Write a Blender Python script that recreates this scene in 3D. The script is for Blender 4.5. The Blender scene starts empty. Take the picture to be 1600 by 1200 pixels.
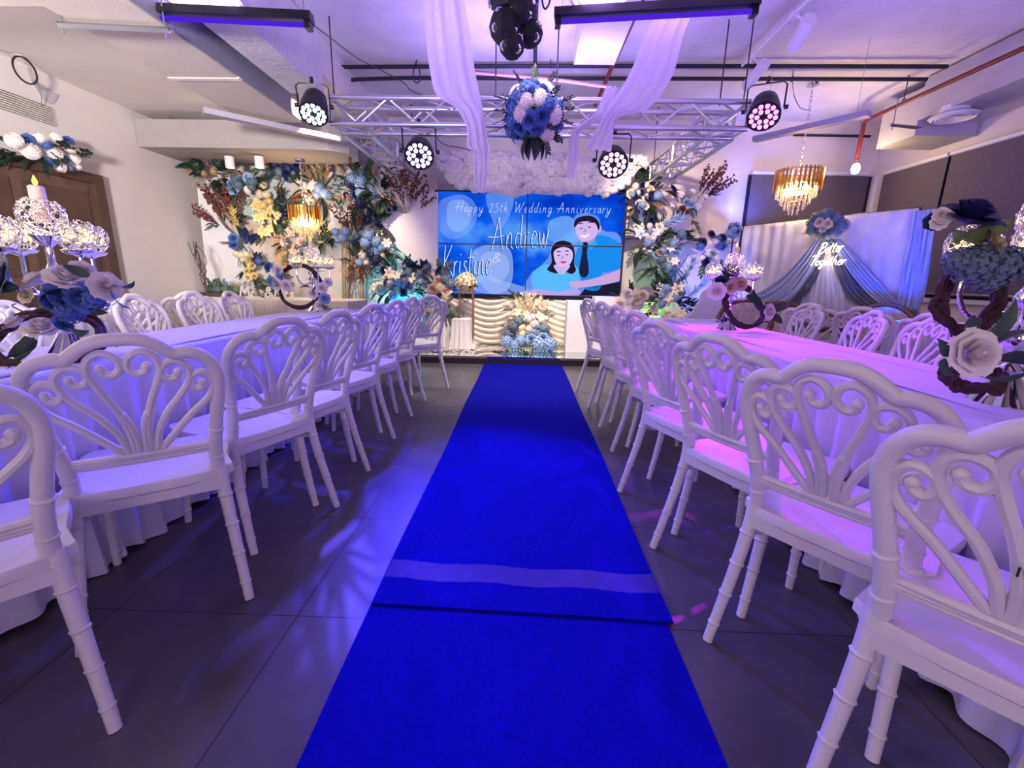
import bpy, math, random
from mathutils import Vector, Matrix, Euler
C = bpy.data.collections.new('scene'); bpy.context.scene.collection.children.link(C)
SC = bpy.context.scene
PI = math.pi
rnd = random.Random(7)
# ---------------------------------------------------------------- camera
FPX, CAMH, TH, YAW, ROLL = 690.0, 1.08, .23444, .02187, .02009
F0 = Vector((-math.sin(YAW)*math.cos(TH), math.cos(YAW)*math.cos(TH), -math.sin(TH)))
_R = Vector((math.cos(YAW), math.sin(YAW), 0)); _U = _R.cross(F0)
R0 = _R*math.cos(ROLL) + _U*math.sin(ROLL); U0 = _U*math.cos(ROLL) - _R*math.sin(ROLL)
EYE = Vector((0, 0, CAMH))
cd = bpy.data.cameras.new('camera'); cam = bpy.data.objects.new('camera', cd); C.objects.link(cam)
cd.sensor_fit = 'HORIZONTAL'; cd.sensor_width = 36; cd.lens = FPX/1600*36; cd.clip_start = .02; cd.clip_end = 100
cam.matrix_world = Matrix((( R0.x, U0.x, -F0.x, 0), (R0.y, U0.y, -F0.y, 0), (R0.z, U0.z, -F0.z, CAMH), (0, 0, 0, 1)))
SC.camera = cam
def at(px, py, x=None, y=None, z=None):
    d = F0 + R0*((px-800)/FPX) - U0*((py-600)/FPX)
    t = (z-CAMH)/d.z if z is not None else (y/d.y if y is not None else x/d.x)
    return EYE + d*t
# ---------------------------------------------------------------- light
w = bpy.data.worlds.new('world'); SC.world = w; w.use_nodes = True
w.node_tree.nodes['Background'].inputs[0].default_value = (.35, .3, .55, 1)
w.node_tree.nodes['Background'].inputs[1].default_value = .15
vs = SC.view_settings; SC.display_settings.display_device = 'sRGB'
vs.view_transform = 'Standard'; vs.look = 'None'; vs.exposure = 0.0; vs.gamma = 1; vs.use_curve_mapping = False
def area(name, loc, target, size, col, watt, sy=None):
    l = bpy.data.lights.new(name, 'AREA'); l.energy = watt; l.color = col; l.size = size
    if sy: l.shape = 'RECTANGLE'; l.size_y = sy
    o = bpy.data.objects.new(name, l); C.objects.link(o); o.location = loc
    o.rotation_euler = (Vector(target)-Vector(loc)).to_track_quat('-Z', 'Y').to_euler(); return o
def spot(name, loc, target, col, watt, ang=50, blend=.4, r=.05):
    l = bpy.data.lights.new(name, 'SPOT'); l.energy = watt; l.color = col; l.spot_size = math.radians(ang); l.spot_blend = blend; l.shadow_soft_size = r
    o = bpy.data.objects.new(name, l); C.objects.link(o); o.location = loc
    o.rotation_euler = (Vector(target)-Vector(loc)).to_track_quat('-Z', 'Y').to_euler(); return o
def point(name, loc, col, watt, r=.05):
    l = bpy.data.lights.new(name, 'POINT'); l.energy = watt; l.color = col; l.shadow_soft_size = r
    o = bpy.data.objects.new(name, l); C.objects.link(o); o.location = loc; return o
# added fill lights outside the view, brightening the chairs and walls
for i, x in enumerate((-2.6, 0.2, 3.0)):
    area('rear_fill', (x, -2.6, 1.35), (x*.75, 2.5, .75), 1.2, (1, .76, .98), 22)
spot('wall_fill', (-1.4, -1.2, 1.5), (-4.4, 4.4, 2.75), (1, .93, .90), 2300, 54, .8, .3)  # unseen spot added to brighten the upper left wall
area('soffit_fill', (-4.3, .9, 1.79), (-4.25, .95, 4), .34, (1, .90, .84), 30)  # upward lights added to brighten the low left ceiling
area('soffit_fill', (-4.3, 2.3, 1.79), (-4.25, 2.35, 4), .34, (1, .90, .84), 30)
spot('wall_fill', (1.2, -1.4, 1.5), (4.3, 4.4, 3.4), (.30, .26, 1), 340, 40, .7, .3)  # unseen violet spot added for the upper right wall
# stage lamps on the truss
PARS = {'l': at(490, 178, y=4.3), 'ml': at(655, 243, y=4.5), 'mr': at(958, 257, y=4.5), 'r': at(1193, 182, y=4.3)}
spot('par_beam', PARS['l']+Vector((.03, -.16, -.1)), (-.6, 1.5, 0), (.10, .07, 1), 260, 60, .6)
spot('par_beam', PARS['ml']+Vector((0, -.2, -.03)), (-1.55, 1.7, .5), (.02, .01, 1), 430, 60, .6)
spot('par_beam', PARS['mr']+Vector((0, -.2, -.03)), (1.75, 2.1, .6), (.20, .01, 1), 480, 62, .6)
spot('par_beam', PARS['r']+Vector((-.03, -.16, -.1)), (1.25, 2.5, .5), (.62, .01, 1), 250, 40, .3)
spot('par_beam', PARS['ml']+Vector((0.02, -.2, -.05)), (0, 1.8, 0), (.05, .04, 1), 460, 40, .8)
# coloured uplights standing on the stage and at the photo corner
spot('uplight_beam', (-1.75, 6.35, .22), (-1.8, 6.85, 1.2), (.03, .75, 1), 60, 100, .8)
spot('uplight_beam', (1.95, 6.3, .2), (1.75, 6.85, 1.0), (.25, 1, .25), 26, 90, .8)
spot('uplight_beam', (2.75, 6.25, .2), (2.85, 6.85, 1.7), (.08, .12, 1), 160, 90, .8)
spot('uplight_beam', (3.1, 6.55, 1.9), (3.2, 6.9, 2.8), (.1, .14, 1), 60, 140, .9)
# warm track spots washing the stage backdrop
for x, tx, wt, tz, an in ((-2.9, -3.7, 110, 1.4, 66), (-2.3, -2.5, 260, .9, 66), (-.4, -.4, 360, .40, 48), (.6, .7, 320, .45, 44), (1.1, 2.1, 230, 1.8, 66)):
    spot('warm_beam', (x, 4.9, 2.85), (tx, 6.8, tz), (1, .80, .60), wt, an, .7)
spot('warm_beam', (.1, 3.2, 3.0), (.1, 6.5, 2.35), (1, .84, .80), 150, 46, .8)  # extra spot added to brighten the cotton cloud, no fixture built
spot('warm_beam', (.1, 5.0, 3.0), (.1, 5.25, 0), (1, .86, .66), 330, 84, .8)  # extra downward spot added to brighten the floor before the stage
# violet tube lamps wash the slab
for a_, b_ in ((at(183, 20, z=2.7), at(488, 35, z=2.7)), (at(866, 30, z=2.7), at(1185, 12, z=2.7))):
    m_ = (a_+b_)/2
    area('tube_wash', m_+Vector((0, .0, .07)), m_+Vector((0, .6, 2)), 1.1, (.45, .28, 1), 24 if m_.x > 0 else 5, .1)
    area('tube_wash', m_+Vector((0, .0, -.1)), m_+Vector((0, 0, -2)), 1.1, (.25, .08, 1), 5, .08)
area('slab_fill', (.1, 4.55, 2.66), (.1, 4.9, 4), 1.6, (.36, .26, 1), 38, .2)  # added fill lights for the slab, apart from the violet tubes
area('slab_fill', (3.0, 3.2, 1.6), (3.0, 4.6, 3.3), .5, (.3, .22, 1), 30)
spot('slab_fill', (-1.0, 3.0, 2.3), (-.6, 4.4, 3.3), (.5, .38, 1), 60, 120, .9, .2)
# ---------------------------------------------------------------- materials
def mat(name, col, rough=.6, metal=0, noise=0, nscale=8, bump=0, bscale=40, emis=None, estr=0, alpha=1, trans=0, sss=0, spec=None, sheen=0, ior=None):
    m = bpy.data.materials.new(name); m.use_nodes = True; nt = m.node_tree; b = nt.nodes['Principled BSDF']
    b.inputs['Base Color'].default_value = (*col, 1); b.inputs['Roughness'].default_value = rough; b.inputs['Metallic'].default_value = metal
    b.inputs['Alpha'].default_value = alpha; b.inputs['Transmission Weight'].default_value = trans
    if spec is not None: b.inputs['Specular IOR Level'].default_value = spec
    if sheen: b.inputs['Sheen Weight'].default_value = sheen
    if ior: b.inputs['IOR'].default_value = ior
    if emis: b.inputs['Emission Color'].default_value = (*emis, 1); b.inputs['Emission Strength'].default_value = estr
    tc = nt.nodes.new('ShaderNodeTexCoord')
    n = nt.nodes.new('ShaderNodeTexNoise'); n.inputs['Scale'].default_value = nscale; n.inputs['Detail'].default_value = 4
    nt.links.new(tc.outputs['Object'], n.inputs['Vector'])
    r = nt.nodes.new('ShaderNodeValToRGB'); k = max(noise, .02)
    r.color_ramp.elements[0].position = .3; r.color_ramp.elements[1].position = .7
    r.color_ramp.elements[0].color = (*[c*(1-k) for c in col], 1); r.color_ramp.elements[1].color = (*[min(1, c*(1+k*.6)) for c in col], 1)
    nt.links.new(n.outputs['Fac'], r.inputs['Fac']); nt.links.new(r.outputs['Color'], b.inputs['Base Color'])
    if bump:
        n2 = nt.nodes.new('ShaderNodeTexNoise'); n2.inputs['Scale'].default_value = bscale; n2.inputs['Detail'].default_value = 5
        nt.links.new(tc.outputs['Object'], n2.inputs['Vector'])
        bp = nt.nodes.new('ShaderNodeBump'); bp.inputs['Strength'].default_value = bump; bp.inputs['Distance'].default_value = .02
        nt.links.new(n2.outputs['Fac'], bp.inputs['Height']); nt.links.new(bp.outputs['Normal'], b.inputs['Normal'])
    return m
def emat(name, col, s):
    m = bpy.data.materials.new(name); m.use_nodes = True; nt = m.node_tree; nt.nodes.clear()
    e = nt.nodes.new('ShaderNodeEmission'); e.inputs[0].default_value = (*col, 1); e.inputs[1].default_value = s
    o = nt.nodes.new('ShaderNodeOutputMaterial'); nt.links.new(e.outputs[0], o.inputs[0]); return m
def sheer(name, col, opac=.8):
    m = bpy.data.materials.new(name); m.use_nodes = True; nt = m.node_tree; nt.nodes.clear()
    d = nt.nodes.new('ShaderNodeBsdfDiffuse'); d.inputs[0].default_value = (*col, 1)
    t = nt.nodes.new('ShaderNodeBsdfTranslucent'); t.inputs[0].default_value = (*col, 1)
    tr = nt.nodes.new('ShaderNodeBsdfTransparent'); o = nt.nodes.new('ShaderNodeOutputMaterial')
    a = nt.nodes.new('ShaderNodeMixShader'); a.inputs[0].default_value = .4
    wv = nt.nodes.new('ShaderNodeTexNoise'); wv.inputs['Scale'].default_value = 30
    mr = nt.nodes.new('ShaderNodeMapRange'); mr.inputs[3].default_value = opac-.07; mr.inputs[4].default_value = min(1, opac+.07)
    tc = nt.nodes.new('ShaderNodeTexCoord'); nt.links.new(tc.outputs['Object'], wv.inputs['Vector'])
    nt.links.new(wv.outputs['Fac'], mr.inputs[0])
    b = nt.nodes.new('ShaderNodeMixShader')
    nt.links.new(d.outputs[0], a.inputs[1]); nt.links.new(t.outputs[0], a.inputs[2])
    nt.links.new(mr.outputs[0], b.inputs[0]); nt.links.new(tr.outputs[0], b.inputs[1]); nt.links.new(a.outputs[0], b.inputs[2]); nt.links.new(b.outputs[0], o.inputs[0])
    return m
M = {}
M['plaster'] = mat('plaster', (.70, .65, .62), .85, noise=.04, nscale=3, bump=.05, bscale=60)
M['slab'] = mat('slab_paint', (.66, .62, .66), .85, noise=.08, nscale=4, bump=.5, bscale=26)
M['duct'] = mat('duct_board', (.58, .52, .46), .7, noise=.06, nscale=5, bump=.12, bscale=80)
M['duct_grey'] = mat('duct_grey', (.48, .46, .48), .6, noise=.06, nscale=5)
M['resin'] = mat('white_resin', (.78, .74, .75), .38, noise=.03, nscale=30, bump=.03, bscale=200)
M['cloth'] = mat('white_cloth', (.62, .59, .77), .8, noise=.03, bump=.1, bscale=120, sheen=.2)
M['satin'] = mat('cream_satin', (.74, .66, .55), .42, noise=.05, sheen=.3)
M['satin_grey'] = mat('silver_satin', (.62, .60, .58), .4, noise=.05, sheen=.3)
M['black'] = mat('black_metal', (.012, .012, .015), .35, noise=.2)
M['blackm'] = mat('black_matte', (.015, .015, .02), .7, noise=.2)
M['alu'] = mat('aluminium', (.72, .72, .74), .28, 1, noise=.05)
M['chrome'] = mat('chrome', (.85, .85, .88), .08, 1)
M['gold'] = mat('gold_metal', (.85, .55, .16), .2, 1, noise=.1)
M['copper'] = mat('rose_gold', (.72, .42, .28), .25, 1)
M['white'] = mat('white_paint', (.8, .78, .78), .5, noise=.02)
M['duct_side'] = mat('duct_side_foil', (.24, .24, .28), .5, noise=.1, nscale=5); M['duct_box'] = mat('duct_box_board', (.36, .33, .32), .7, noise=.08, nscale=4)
M['grey'] = mat('grey_steel', (.32, .32, .34), .4, .8, noise=.1)
M['red'] = mat('red_pipe_paint', (.17, .018, .02), .45, noise=.1)
M['brown'] = mat('dark_door_wood', (.085, .045, .032), .5, noise=.25, nscale=6, bump=.05)
M['brown2'] = mat('door_leaf_wood', (.13, .075, .055), .5, noise=.2, nscale=6)
M['blind'] = mat('blind_fabric', (.115, .095, .115), .85, noise=.1, nscale=40, bump=.05, bscale=200)
M['crystal'] = mat('crystal', (1, 1, 1), .02, trans=1, ior=1.5)
M['glass'] = mat('glass', (.95, .97, 1), .03, trans=1, ior=1.45)
M['twig'] = mat('dark_twig', (.055, .018, .022), .8, noise=.3, nscale=30, bump=.5, bscale=80)
M['leaf'] = mat('leaf_green', (.045, .10, .05), .5, noise=.3, nscale=20)
M['leafd'] = mat('leaf_dark', (.018, .04, .025), .5, noise=.3, nscale=20)
M['leafl'] = mat('leaf_light', (.16, .24, .08), .5, noise=.3, nscale=20)
M['fwhite'] = mat('petal_white', (.82, .76, .72), .6, noise=.06, nscale=20)
M['fcream'] = mat('petal_cream', (.80, .70, .48), .6, noise=.08, nscale=20)
M['fyellow'] = mat('petal_yellow', (.80, .60, .22), .6, noise=.1, nscale=20)
M['fblue'] = mat('petal_blue', (.07, .14, .42), .6, noise=.25, nscale=30)
M['flblue'] = mat('petal_light_blue', (.28, .42, .66), .6, noise=.15, nscale=30)
M['fdusty'] = mat('petal_dusty_blue', (.13, .19, .24), .6, noise=.2, nscale=30)
M['fnavy'] = mat('petal_navy', (.012, .018, .10), .5, noise=.3, nscale=30)
M['frust'] = mat('petal_rust', (.30, .10, .04), .6, noise=.2, nscale=30)
M['ftan'] = mat('dried_tan', (.48, .32, .18), .8, noise=.2, nscale=30)
M['fred'] = mat('dried_red', (.16, .045, .035), .8, noise=.2, nscale=30)
M['fpink'] = mat('petal_blush', (.70, .48, .40), .6, noise=.1, nscale=30)
# ---------------------------------------------------------------- mesh helpers
def smooth_pts(P, n=6, closed=False):
    P = [Vector(p) for p in P]; out = []; N = len(P)
    for i in range(N if closed else N-1):
        a, b = P[i], P[(i+1) % N]
        p = P[i-1] if (i > 0 or closed) else a*2-b
        q = P[(i+2) % N] if (i+2 < N or closed) else b*2-a
        for k in range(n):
            t = k/n
            out.append(.5*((2*a)+(b-p)*t+(2*p-5*a+4*b-q)*t*t+(3*a-p-3*b+q)*t**3))
    if not closed: out.append(P[-1])
    return out
class MB:
    def __init__(s): s.v = []; s.f = []; s.m = []
    def add(s, vs, fs, m=0):
        o = len(s.v); s.v += [tuple(x) for x in vs]; s.f += [tuple(i+o for i in q) for q in fs]; s.m += [m]*len(fs); return s
    def box(s, a, b, m=0, mat=None):
        (x0, y0, z0), (x1, y1, z1) = a, b
        V = [(x0,y0,z0),(x1,y0,z0),(x1,y1,z0),(x0,y1,z0),(x0,y0,z1),(x1,y0,z1),(x1,y1,z1),(x0,y1,z1)]
        if mat: V = [mat @ Vector(v) for v in V]
        return s.add(V, [(0,3,2,1),(4,5,6,7),(0,1,5,4),(1,2,6,5),(2,3,7,6),(3,0,4,7)], m)
    def tube(s, P, r, n=8, m=0, closed=False, flat=1, up=None):
        P = [Vector(p) for p in P]; N = len(P); R = r if isinstance(r, (list, tuple)) else [r]*N
        V = []; nrm = None
        for i, p in enumerate(P):
            if closed: t = P[(i+1) % N]-P[i-1]
            else: t = P[min(i+1, N-1)]-P[max(i-1, 0)]
            if t.length < 1e-9: t = Vector((0, 0, 1))
            t.normalize()
            if nrm is None:
                u = Vector(up) if up else (Vector((0, 0, 1)) if abs(t.z) < .9 else Vector((1, 0, 0)))
                nrm = (u - t*u.dot(t)).normalized()
            else:
                q = nrm - t*nrm.dot(t)
                if q.length > 1e-6: nrm = q.normalized()
            b = t.cross(nrm)
            for k in range(n):
                a = 2*PI*k/n
                V.append(p + nrm*(math.cos(a)*R[i]) + b*(math.sin(a)*R[i]*flat))
        F = []
        for i in range(N if closed else N-1):
            j = (i+1) % N
            for k in range(n):
                F.append((i*n+k, i*n+(k+1) % n, j*n+(k+1) % n, j*n+k))
        if not closed:
            F.append(tuple(reversed(range(n)))); F.append(tuple((N-1)*n+k for k in range(n)))
        return s.add(V, F, m)
    def cyl(s, a, b, r, r2=None, n=12, m=0):
        return s.tube([a, b], [r, r if r2 is None else r2], n, m)
    def lathe(s, prof, c=(0,0,0), n=20, m=0, mat=None, flute=0, nf=12, cap=True):
        V = []; c = Vector(c); K = len(prof)
        for (r, z) in prof:
            for k in range(n):
                a = 2*PI*k/n; q = r*(1+flute*math.cos(nf*a))
                p = Vector((q*math.cos(a), q*math.sin(a), z))
                V.append((mat @ p if mat else p)+c)
        F = [(i*n+k, i*n+(k+1) % n, (i+1)*n+(k+1) % n, (i+1)*n+k) for i in range(K-1) for k in range(n)]
        if cap and prof[0][0] > 1.1e-4: F.append(tuple(reversed(range(n))))
        if cap and prof[-1][0] > 1.1e-4: F.append(tuple((K-1)*n+k for k in range(n)))
        return s.add(V, F, m)
    def sph(s, c, r, n=10, k=6, m=0, sc=(1,1,1)):
        prof = [(max(1e-5, math.sin(PI*i/k))*r, -math.cos(PI*i/k)*r) for i in range(k+1)]
        return s.lathe(prof, c, n, m, Matrix.Diagonal((*sc, 1)).to_3x3())
    def prism(s, pts, y0, y1, m=0, mat=None):      # polygon in x,z given thickness along y
        n = len(pts); V = [Vector((x, y0, z)) for x, z in pts]+[Vector((x, y1, z)) for x, z in pts]
        if mat: V = [mat @ v for v in V]
        F = [tuple(range(n)), tuple(reversed(range(n, 2*n)))]+[(i, i+n, (i+1) % n+n, (i+1) % n) for i in range(n)]
        return s.add(V, F, m)
    def grid(s, fn, nu, nv, m=0, closed=False):
        V = [fn(i/nu, j/nv) for j in range(nv+1) for i in range(nu+1)]
        F = [(j*(nu+1)+i, j*(nu+1)+i+1, (j+1)*(nu+1)+i+1, (j+1)*(nu+1)+i) for j in range(nv) for i in range(nu)]
        return s.add(V, F, m)
    def mesh(s, name, mats, smooth=True):
        me = bpy.data.meshes.new(name); me.from_pydata(s.v, [], s.f)
        for mm in (mats if isinstance(mats, (list, tuple)) else [mats]): me.materials.append(M[mm] if isinstance(mm, str) else mm)
        me.polygons.foreach_set('material_index', s.m); me.polygons.foreach_set('use_smooth', [smooth]*len(s.f)); me.update()
        if smooth:
            try: me.set_sharp_from_angle(angle=math.radians(42))
            except Exception: pass
        return me
    def build(s, name, mats, parent=None, smooth=True, loc=None):
        return put(name, s.mesh(name, mats, smooth), parent, loc)
def put(name, me, parent=None, loc=None, rot=None, sc=None):
    o = bpy.data.objects.new(name, me); C.objects.link(o); o.parent = parent
    if loc is not None: o.location = loc
    if rot is not None: o.rotation_euler = rot
    if sc is not None: o.scale = (sc, sc, sc) if isinstance(sc, (int, float)) else sc
    return o
def tag(o, label, cat, group=None, kind=None):
    o['label'] = label; o['category'] = cat
    if group: o['group'] = group
    if kind: o['kind'] = kind
    return o
def thing(name, label, cat, loc=(0,0,0), rz=0, group=None):
    o = bpy.data.objects.new(name, None); C.objects.link(o); o.location = loc; o.rotation_euler = (0, 0, rz)
    o.empty_display_size = .1
    return tag(o, label, cat, group)
def struct(name, mb, m, smooth=False):
    o = mb.build(name, m, smooth=smooth); o['kind'] = 'structure'; return o
def copy_tree(o, parent=None):
    c = o.copy(); C.objects.link(c); c.parent = parent
    for ch in list(o.children): copy_tree(ch, c)
    return c
def thicken(o, t, off=0):
    md = o.modifiers.new('thickness', 'SOLIDIFY'); md.thickness = t; md.offset = off; return o
# ================================================================ the setting
XL, XR, YB, YF, ZS, ZL = -4.8, 5.0, 7.0, -3.0, 3.3, 2.97
def tile_mat():
    m = mat('floor_tile', (.11, .10, .105), .33, noise=.45, nscale=2.2, bump=.04, bscale=30); nt = m.node_tree
    b = nt.nodes['Principled BSDF']; tc = nt.nodes.new('ShaderNodeTexCoord'); sx = nt.nodes.new('ShaderNodeSeparateXYZ'); nt.links.new(tc.outputs['Object'], sx.inputs[0])
    def line(out, off):
        a = nt.nodes.new('ShaderNodeMath'); a.operation = 'ADD'; a.inputs[1].default_value = 60.0-off; nt.links.new(out, a.inputs[0])
        d = nt.nodes.new('ShaderNodeMath'); d.operation = 'MODULO'; d.inputs[1].default_value = .6; nt.links.new(a.outputs[0], d.inputs[0])
        c = nt.nodes.new('ShaderNodeMath'); c.operation = 'LESS_THAN'; c.inputs[1].default_value = .0045; nt.links.new(d.outputs[0], c.inputs[0]); return c.outputs[0]
    mx = nt.nodes.new('ShaderNodeMath'); mx.operation = 'MAXIMUM'; nt.links.new(line(sx.outputs[0], -.71), mx.inputs[0]); nt.links.new(line(sx.outputs[1], 1.2), mx.inputs[1])
    src = b.inputs['Base Color'].links[0].from_socket
    mc = nt.nodes.new('ShaderNodeMix'); mc.data_type = 'RGBA'; nt.links.new(mx.outputs[0], mc.inputs[0]); nt.links.new(src, mc.inputs[6]); mc.inputs[7].default_value = (.02, .018, .02, 1)
    nt.links.new(mc.outputs[2], b.inputs['Base Color']); return m
struct('floor', MB().box((XL, YF, -.1), (XR, YB, 0)), tile_mat())
struct('wall_back', MB().box((XL-.1, YB, 0), (XR+.1, YB+.1, ZS)), 'plaster')
struct('wall_left', MB().box((XL-.1, YF, 0), (XL, YB, ZL)), 'plaster')
struct('wall_right', MB().box((XR, YF, 0), (XR+.1, YB, ZS)), 'plaster')
struct('wall_front', MB().box((XL-.1, YF-.1, 0), (XR+.1, YF, ZS)), 'plaster')
struct('ceiling', MB().box((-2.0, YF, ZS), (XR+.1, YB, ZS+.1)), 'slab')
struct('ceiling_left', MB().box((XL-.1, YF, ZL), (-2.0, YB, ZS+.1)), 'plaster')
# door in the left wall
d = struct('door_1', MB().box((XL, 3.5, 0), (XL+.03, 5.10, 2.02)), 'brown2')
for a, b in (((XL, 5.08, 0), (XL+.09, 5.19, 2.1)), ((XL, 3.42, 0), (XL+.09, 3.53, 2.1)), ((XL, 3.53, 2.0), (XL+.088, 5.08, 2.1))):
    MB().box(a, b).build('door_frame', 'brown', d, smooth=False)
for yy in (3.6, 4.36):
    mb = MB()
    for z0, z1 in ((.15, .9), (1.0, 1.9)): mb.box((XL+.03, yy, z0), (XL+.042, yy+.66, z1))
    mb.build('door_panel', 'brown', d, smooth=False)
MB().tube([(XL+.03, 4.30, 1.0), (XL+.08, 4.30, 1.0), (XL+.08, 4.42, 1.0)], .01).build('door_handle', 'chrome', d)
# window with roller blinds on right wall + rear wall
wr = struct('window_1', MB().box((XR-.02, 1.0, .95), (XR-.005, 6.75, 2.60)), 'blackm')
MB().box((XR-.05, 1.0, .90), (XR, 6.93, .95)).build('window_sill', 'white', wr, smooth=False)
MB().box((XR-.05, 6.93, .95), (XR, 6.98, 2.60)).build('window_frame', 'white', wr, smooth=False)
wb = struct('window_2', MB().box((3.2, YB-.02, .95), (4.95, YB-.005, 2.60)), 'blackm')
MB().box((3.17, YB-.05, .9), (4.95, YB, .95)).build('window_sill', 'white', wb, smooth=False)
def blind(a, b, z0, z1, nm):
    t = thing('roller_blind', nm, 'blind', (0, 0, 0)); a = Vector(a); b = Vector(b); d = (b-a).normalized(); n = Vector((-d.y, d.x, 0))
    mb = MB(); q = n*.004
    mb.add([a+q+Vector((0,0,z0)), b+q+Vector((0,0,z0)), b+q+Vector((0,0,z1)), a+q+Vector((0,0,z1)), a-q+Vector((0,0,z0)), b-q+Vector((0,0,z0)), b-q+Vector((0,0,z1)), a-q+Vector((0,0,z1))],
           [(0,1,2,3),(7,6,5,4),(0,4,5,1),(1,5,6,2),(2,6,7,3),(3,7,4,0)]).build('blind_fabric', 'blind', t, smooth=False)
    MB().cyl(a+Vector((0,0,z0)), b+Vector((0,0,z0)), .014).build('bottom_rail', 'grey', t)
    MB().cyl(a+Vector((0,0,z1+.02)), b+Vector((0,0,z1+.02)), .028).build('blind_roller', 'white', t)
sp = at(1484, 249, x=XR-.08).y
blind((XR-.08, sp+.02, 0), (XR-.08, 6.72, 0), 1.0, 2.57, 'dark grey roller blind on the side window, nearest the room corner')
blind((XR-.08, 3.0, 0), (XR-.08, sp-.02, 0), 1.0, 2.57, 'dark grey roller blind on the side window, right of the blind seam')
blind((3.22, YB-.08, 0), (4.86, YB-.08, 0), 1.0, 2.60, 'dark grey roller blind behind the crystal chandelier, on the far wall')
for yy, nm in ((.9, 'nearer the room front'), (2.3, 'beside the second left table')):  # made-up stands out of view, built around the added upward lights
    t = thing('added_floor_lamp', 'added unseen white floor lamp against the left wall, '+nm, 'lamp', (-4.3, yy, 0))
    MB().lathe([(.0001, 0), (.15, 0), (.15, .02), (.02, .03)], n=24).build('lamp_base', 'white', t); MB().cyl((0, 0, .02), (0, 0, 1.70), .013).build('lamp_pole', 'white', t)
    MB().lathe([(.02, 1.68), (.12, 1.71), (.2, 1.78), (.195, 1.78), (.11, 1.72), (.0001, 1.70)], n=28).build('lamp_bowl', 'white', t)
# ---------------------------------------------------------------- ducts, pipes and ceiling fittings
def duct(label, boxes, m='duct', seams=()):
    t = thing('air_duct', label, 'duct')
    for k, (a, b) in enumerate(boxes): MB().box(a, b).build('duct_section', m, t, smooth=False)
    for a, b in seams: MB().box(a, b).build('joint_tape', M['duct_tape'], t, smooth=False)
    return t
M['duct_tape'] = mat('duct_tape', (.78, .72, .62), .4, noise=.1)
t = duct('long beige insulated duct under the low left ceiling', [((-2.99, 2.2, 2.65), (-2.41, 5.15, 2.93))], seams=[((-3.0, 4.08, 2.643), (-2.40, 4.13, 2.66))])
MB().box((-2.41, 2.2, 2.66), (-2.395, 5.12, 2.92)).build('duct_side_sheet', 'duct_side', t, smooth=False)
duct('beige duct branch meeting the left wall, top left corner', [((-4.78, 2.3, 2.66), (-3.0, 3.12, 2.95))])
duct('boxed bulkhead duct ending above the white stage lamp, left of the slab', [((-2.30, 2.2, 2.78), (-1.98, 4.75, 3.28))], 'slab')
# box duct along the back left corner with a rounded end
t = thing('air_duct', 'grey box duct crossing the rear left corner above the flower wall', 'duct')
MB().box((-4.79, 5.85, 2.57), (-2.75, 6.6, 2.88)).build('duct_section', 'duct_box', t, smooth=False)
mb = MB(); pts = [(-2.75, 5.85), (-2.45, 5.9), (-2.25, 6.05), (-2.2, 6.22), (-2.25, 6.4), (-2.45, 6.55), (-2.75, 6.6)]
mb.add([(x, y, 2.57) for x, y in pts]+[(x, y, 2.88) for x, y in pts], [tuple(reversed(range(7))), tuple(range(7, 14))]+[(i, (i+1) % 7, (i+1) % 7+7, i+7) for i in range(7)])
mb.build('duct_end', 'duct_box', t, smooth=False)
t = duct('long grey duct over the right hand windows', [((4.31, 1.5, 2.87), (4.98, 5.55, 3.28)), ((4.31, 5.55, 2.72), (4.98, 6.1, 3.20))], 'duct_grey')
duct('white boxed downstand beside the right chiffon drape', [((.42, 1.8, 3.06), (.80, 4.78, 3.29))], 'slab')
# pipes
def pipe(name, label, P, r, m, hang=None, grp=None):
    t = thing(name, label, 'pipe', group=grp); P = [Vector(p) for p in P]
    MB().tube(P, r, 10).build('pipe_run', m, t)
    for h in (hang or []):
        h = Vector(h); mb = MB(); mb.cyl(h, (h.x, h.y, ZS), .005, n=6); mb.tube([h+Vector((0, (r+.004)*math.cos(a), (r+.004)*math.sin(a))) for a in [2*PI*k/10 for k in range(10)]], .005, 5, closed=True)
        mb.build('pipe_hanger', 'black', t)
    return t
pipe('conduit_pipe', 'black conduit across the purple slab, nearer of two', [at(511, 105, z=3.24), at(850, 103, z=3.24), at(1480, 104, z=3.24)], .02, 'blackm', [at(860, 103, z=3.24), at(1180, 103, z=3.24)])
pipe('conduit_pipe', 'black conduit across the purple slab, farther of two', [at(505, 130, z=3.22), at(560, 124, z=3.22), at(630, 122, z=3.22), at(1448, 124, z=3.22)], .02, 'blackm', [at(1238, 124, z=3.22), at(690, 122, z=3.22)])
pipe('conduit_pipe', 'black conduit running away along the slab behind the moving head lamp', [(at(838, 0, z=3.24)), at(836, 103, z=3.24)], .02, 'blackm')
pipe('conduit_pipe', 'short black conduit low on the wall behind the right ceiling bar', [at(1240, 211, y=6.98), at(1360, 213, y=6.98)], .016, 'blackm')
ra, rb = at(1600, 75, x=4.1), at(1357, 186, x=4.1)
pipe('sprinkler_pipe', 'red sprinkler pipe along the right grey duct', [ra+(ra-rb)*.5, ra, rb], .022, 'red', [at(1412, 158, x=4.1)])
pipe('sprinkler_pipe', 'short red drop pipe above the warm bulb', [rb, at(1350, 192, y=rb.y+.1), at(1338, 250, y=rb.y+.12)], .024, 'red')
pipe('sprinkler_pipe', 'red sprinkler pipe crossing behind the right violet tube lamp', [at(1003, 0, z=3.2), at(958, 100, z=3.2), at(930, 165, z=3.2)], .022, 'red')
pipe('sprinkler_pipe', 'thin red pipe along the top edge of the long beige duct', [(-2.38, 2.4, 2.945), (-2.38, 5.3, 2.945)], .012, 'red')
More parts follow.
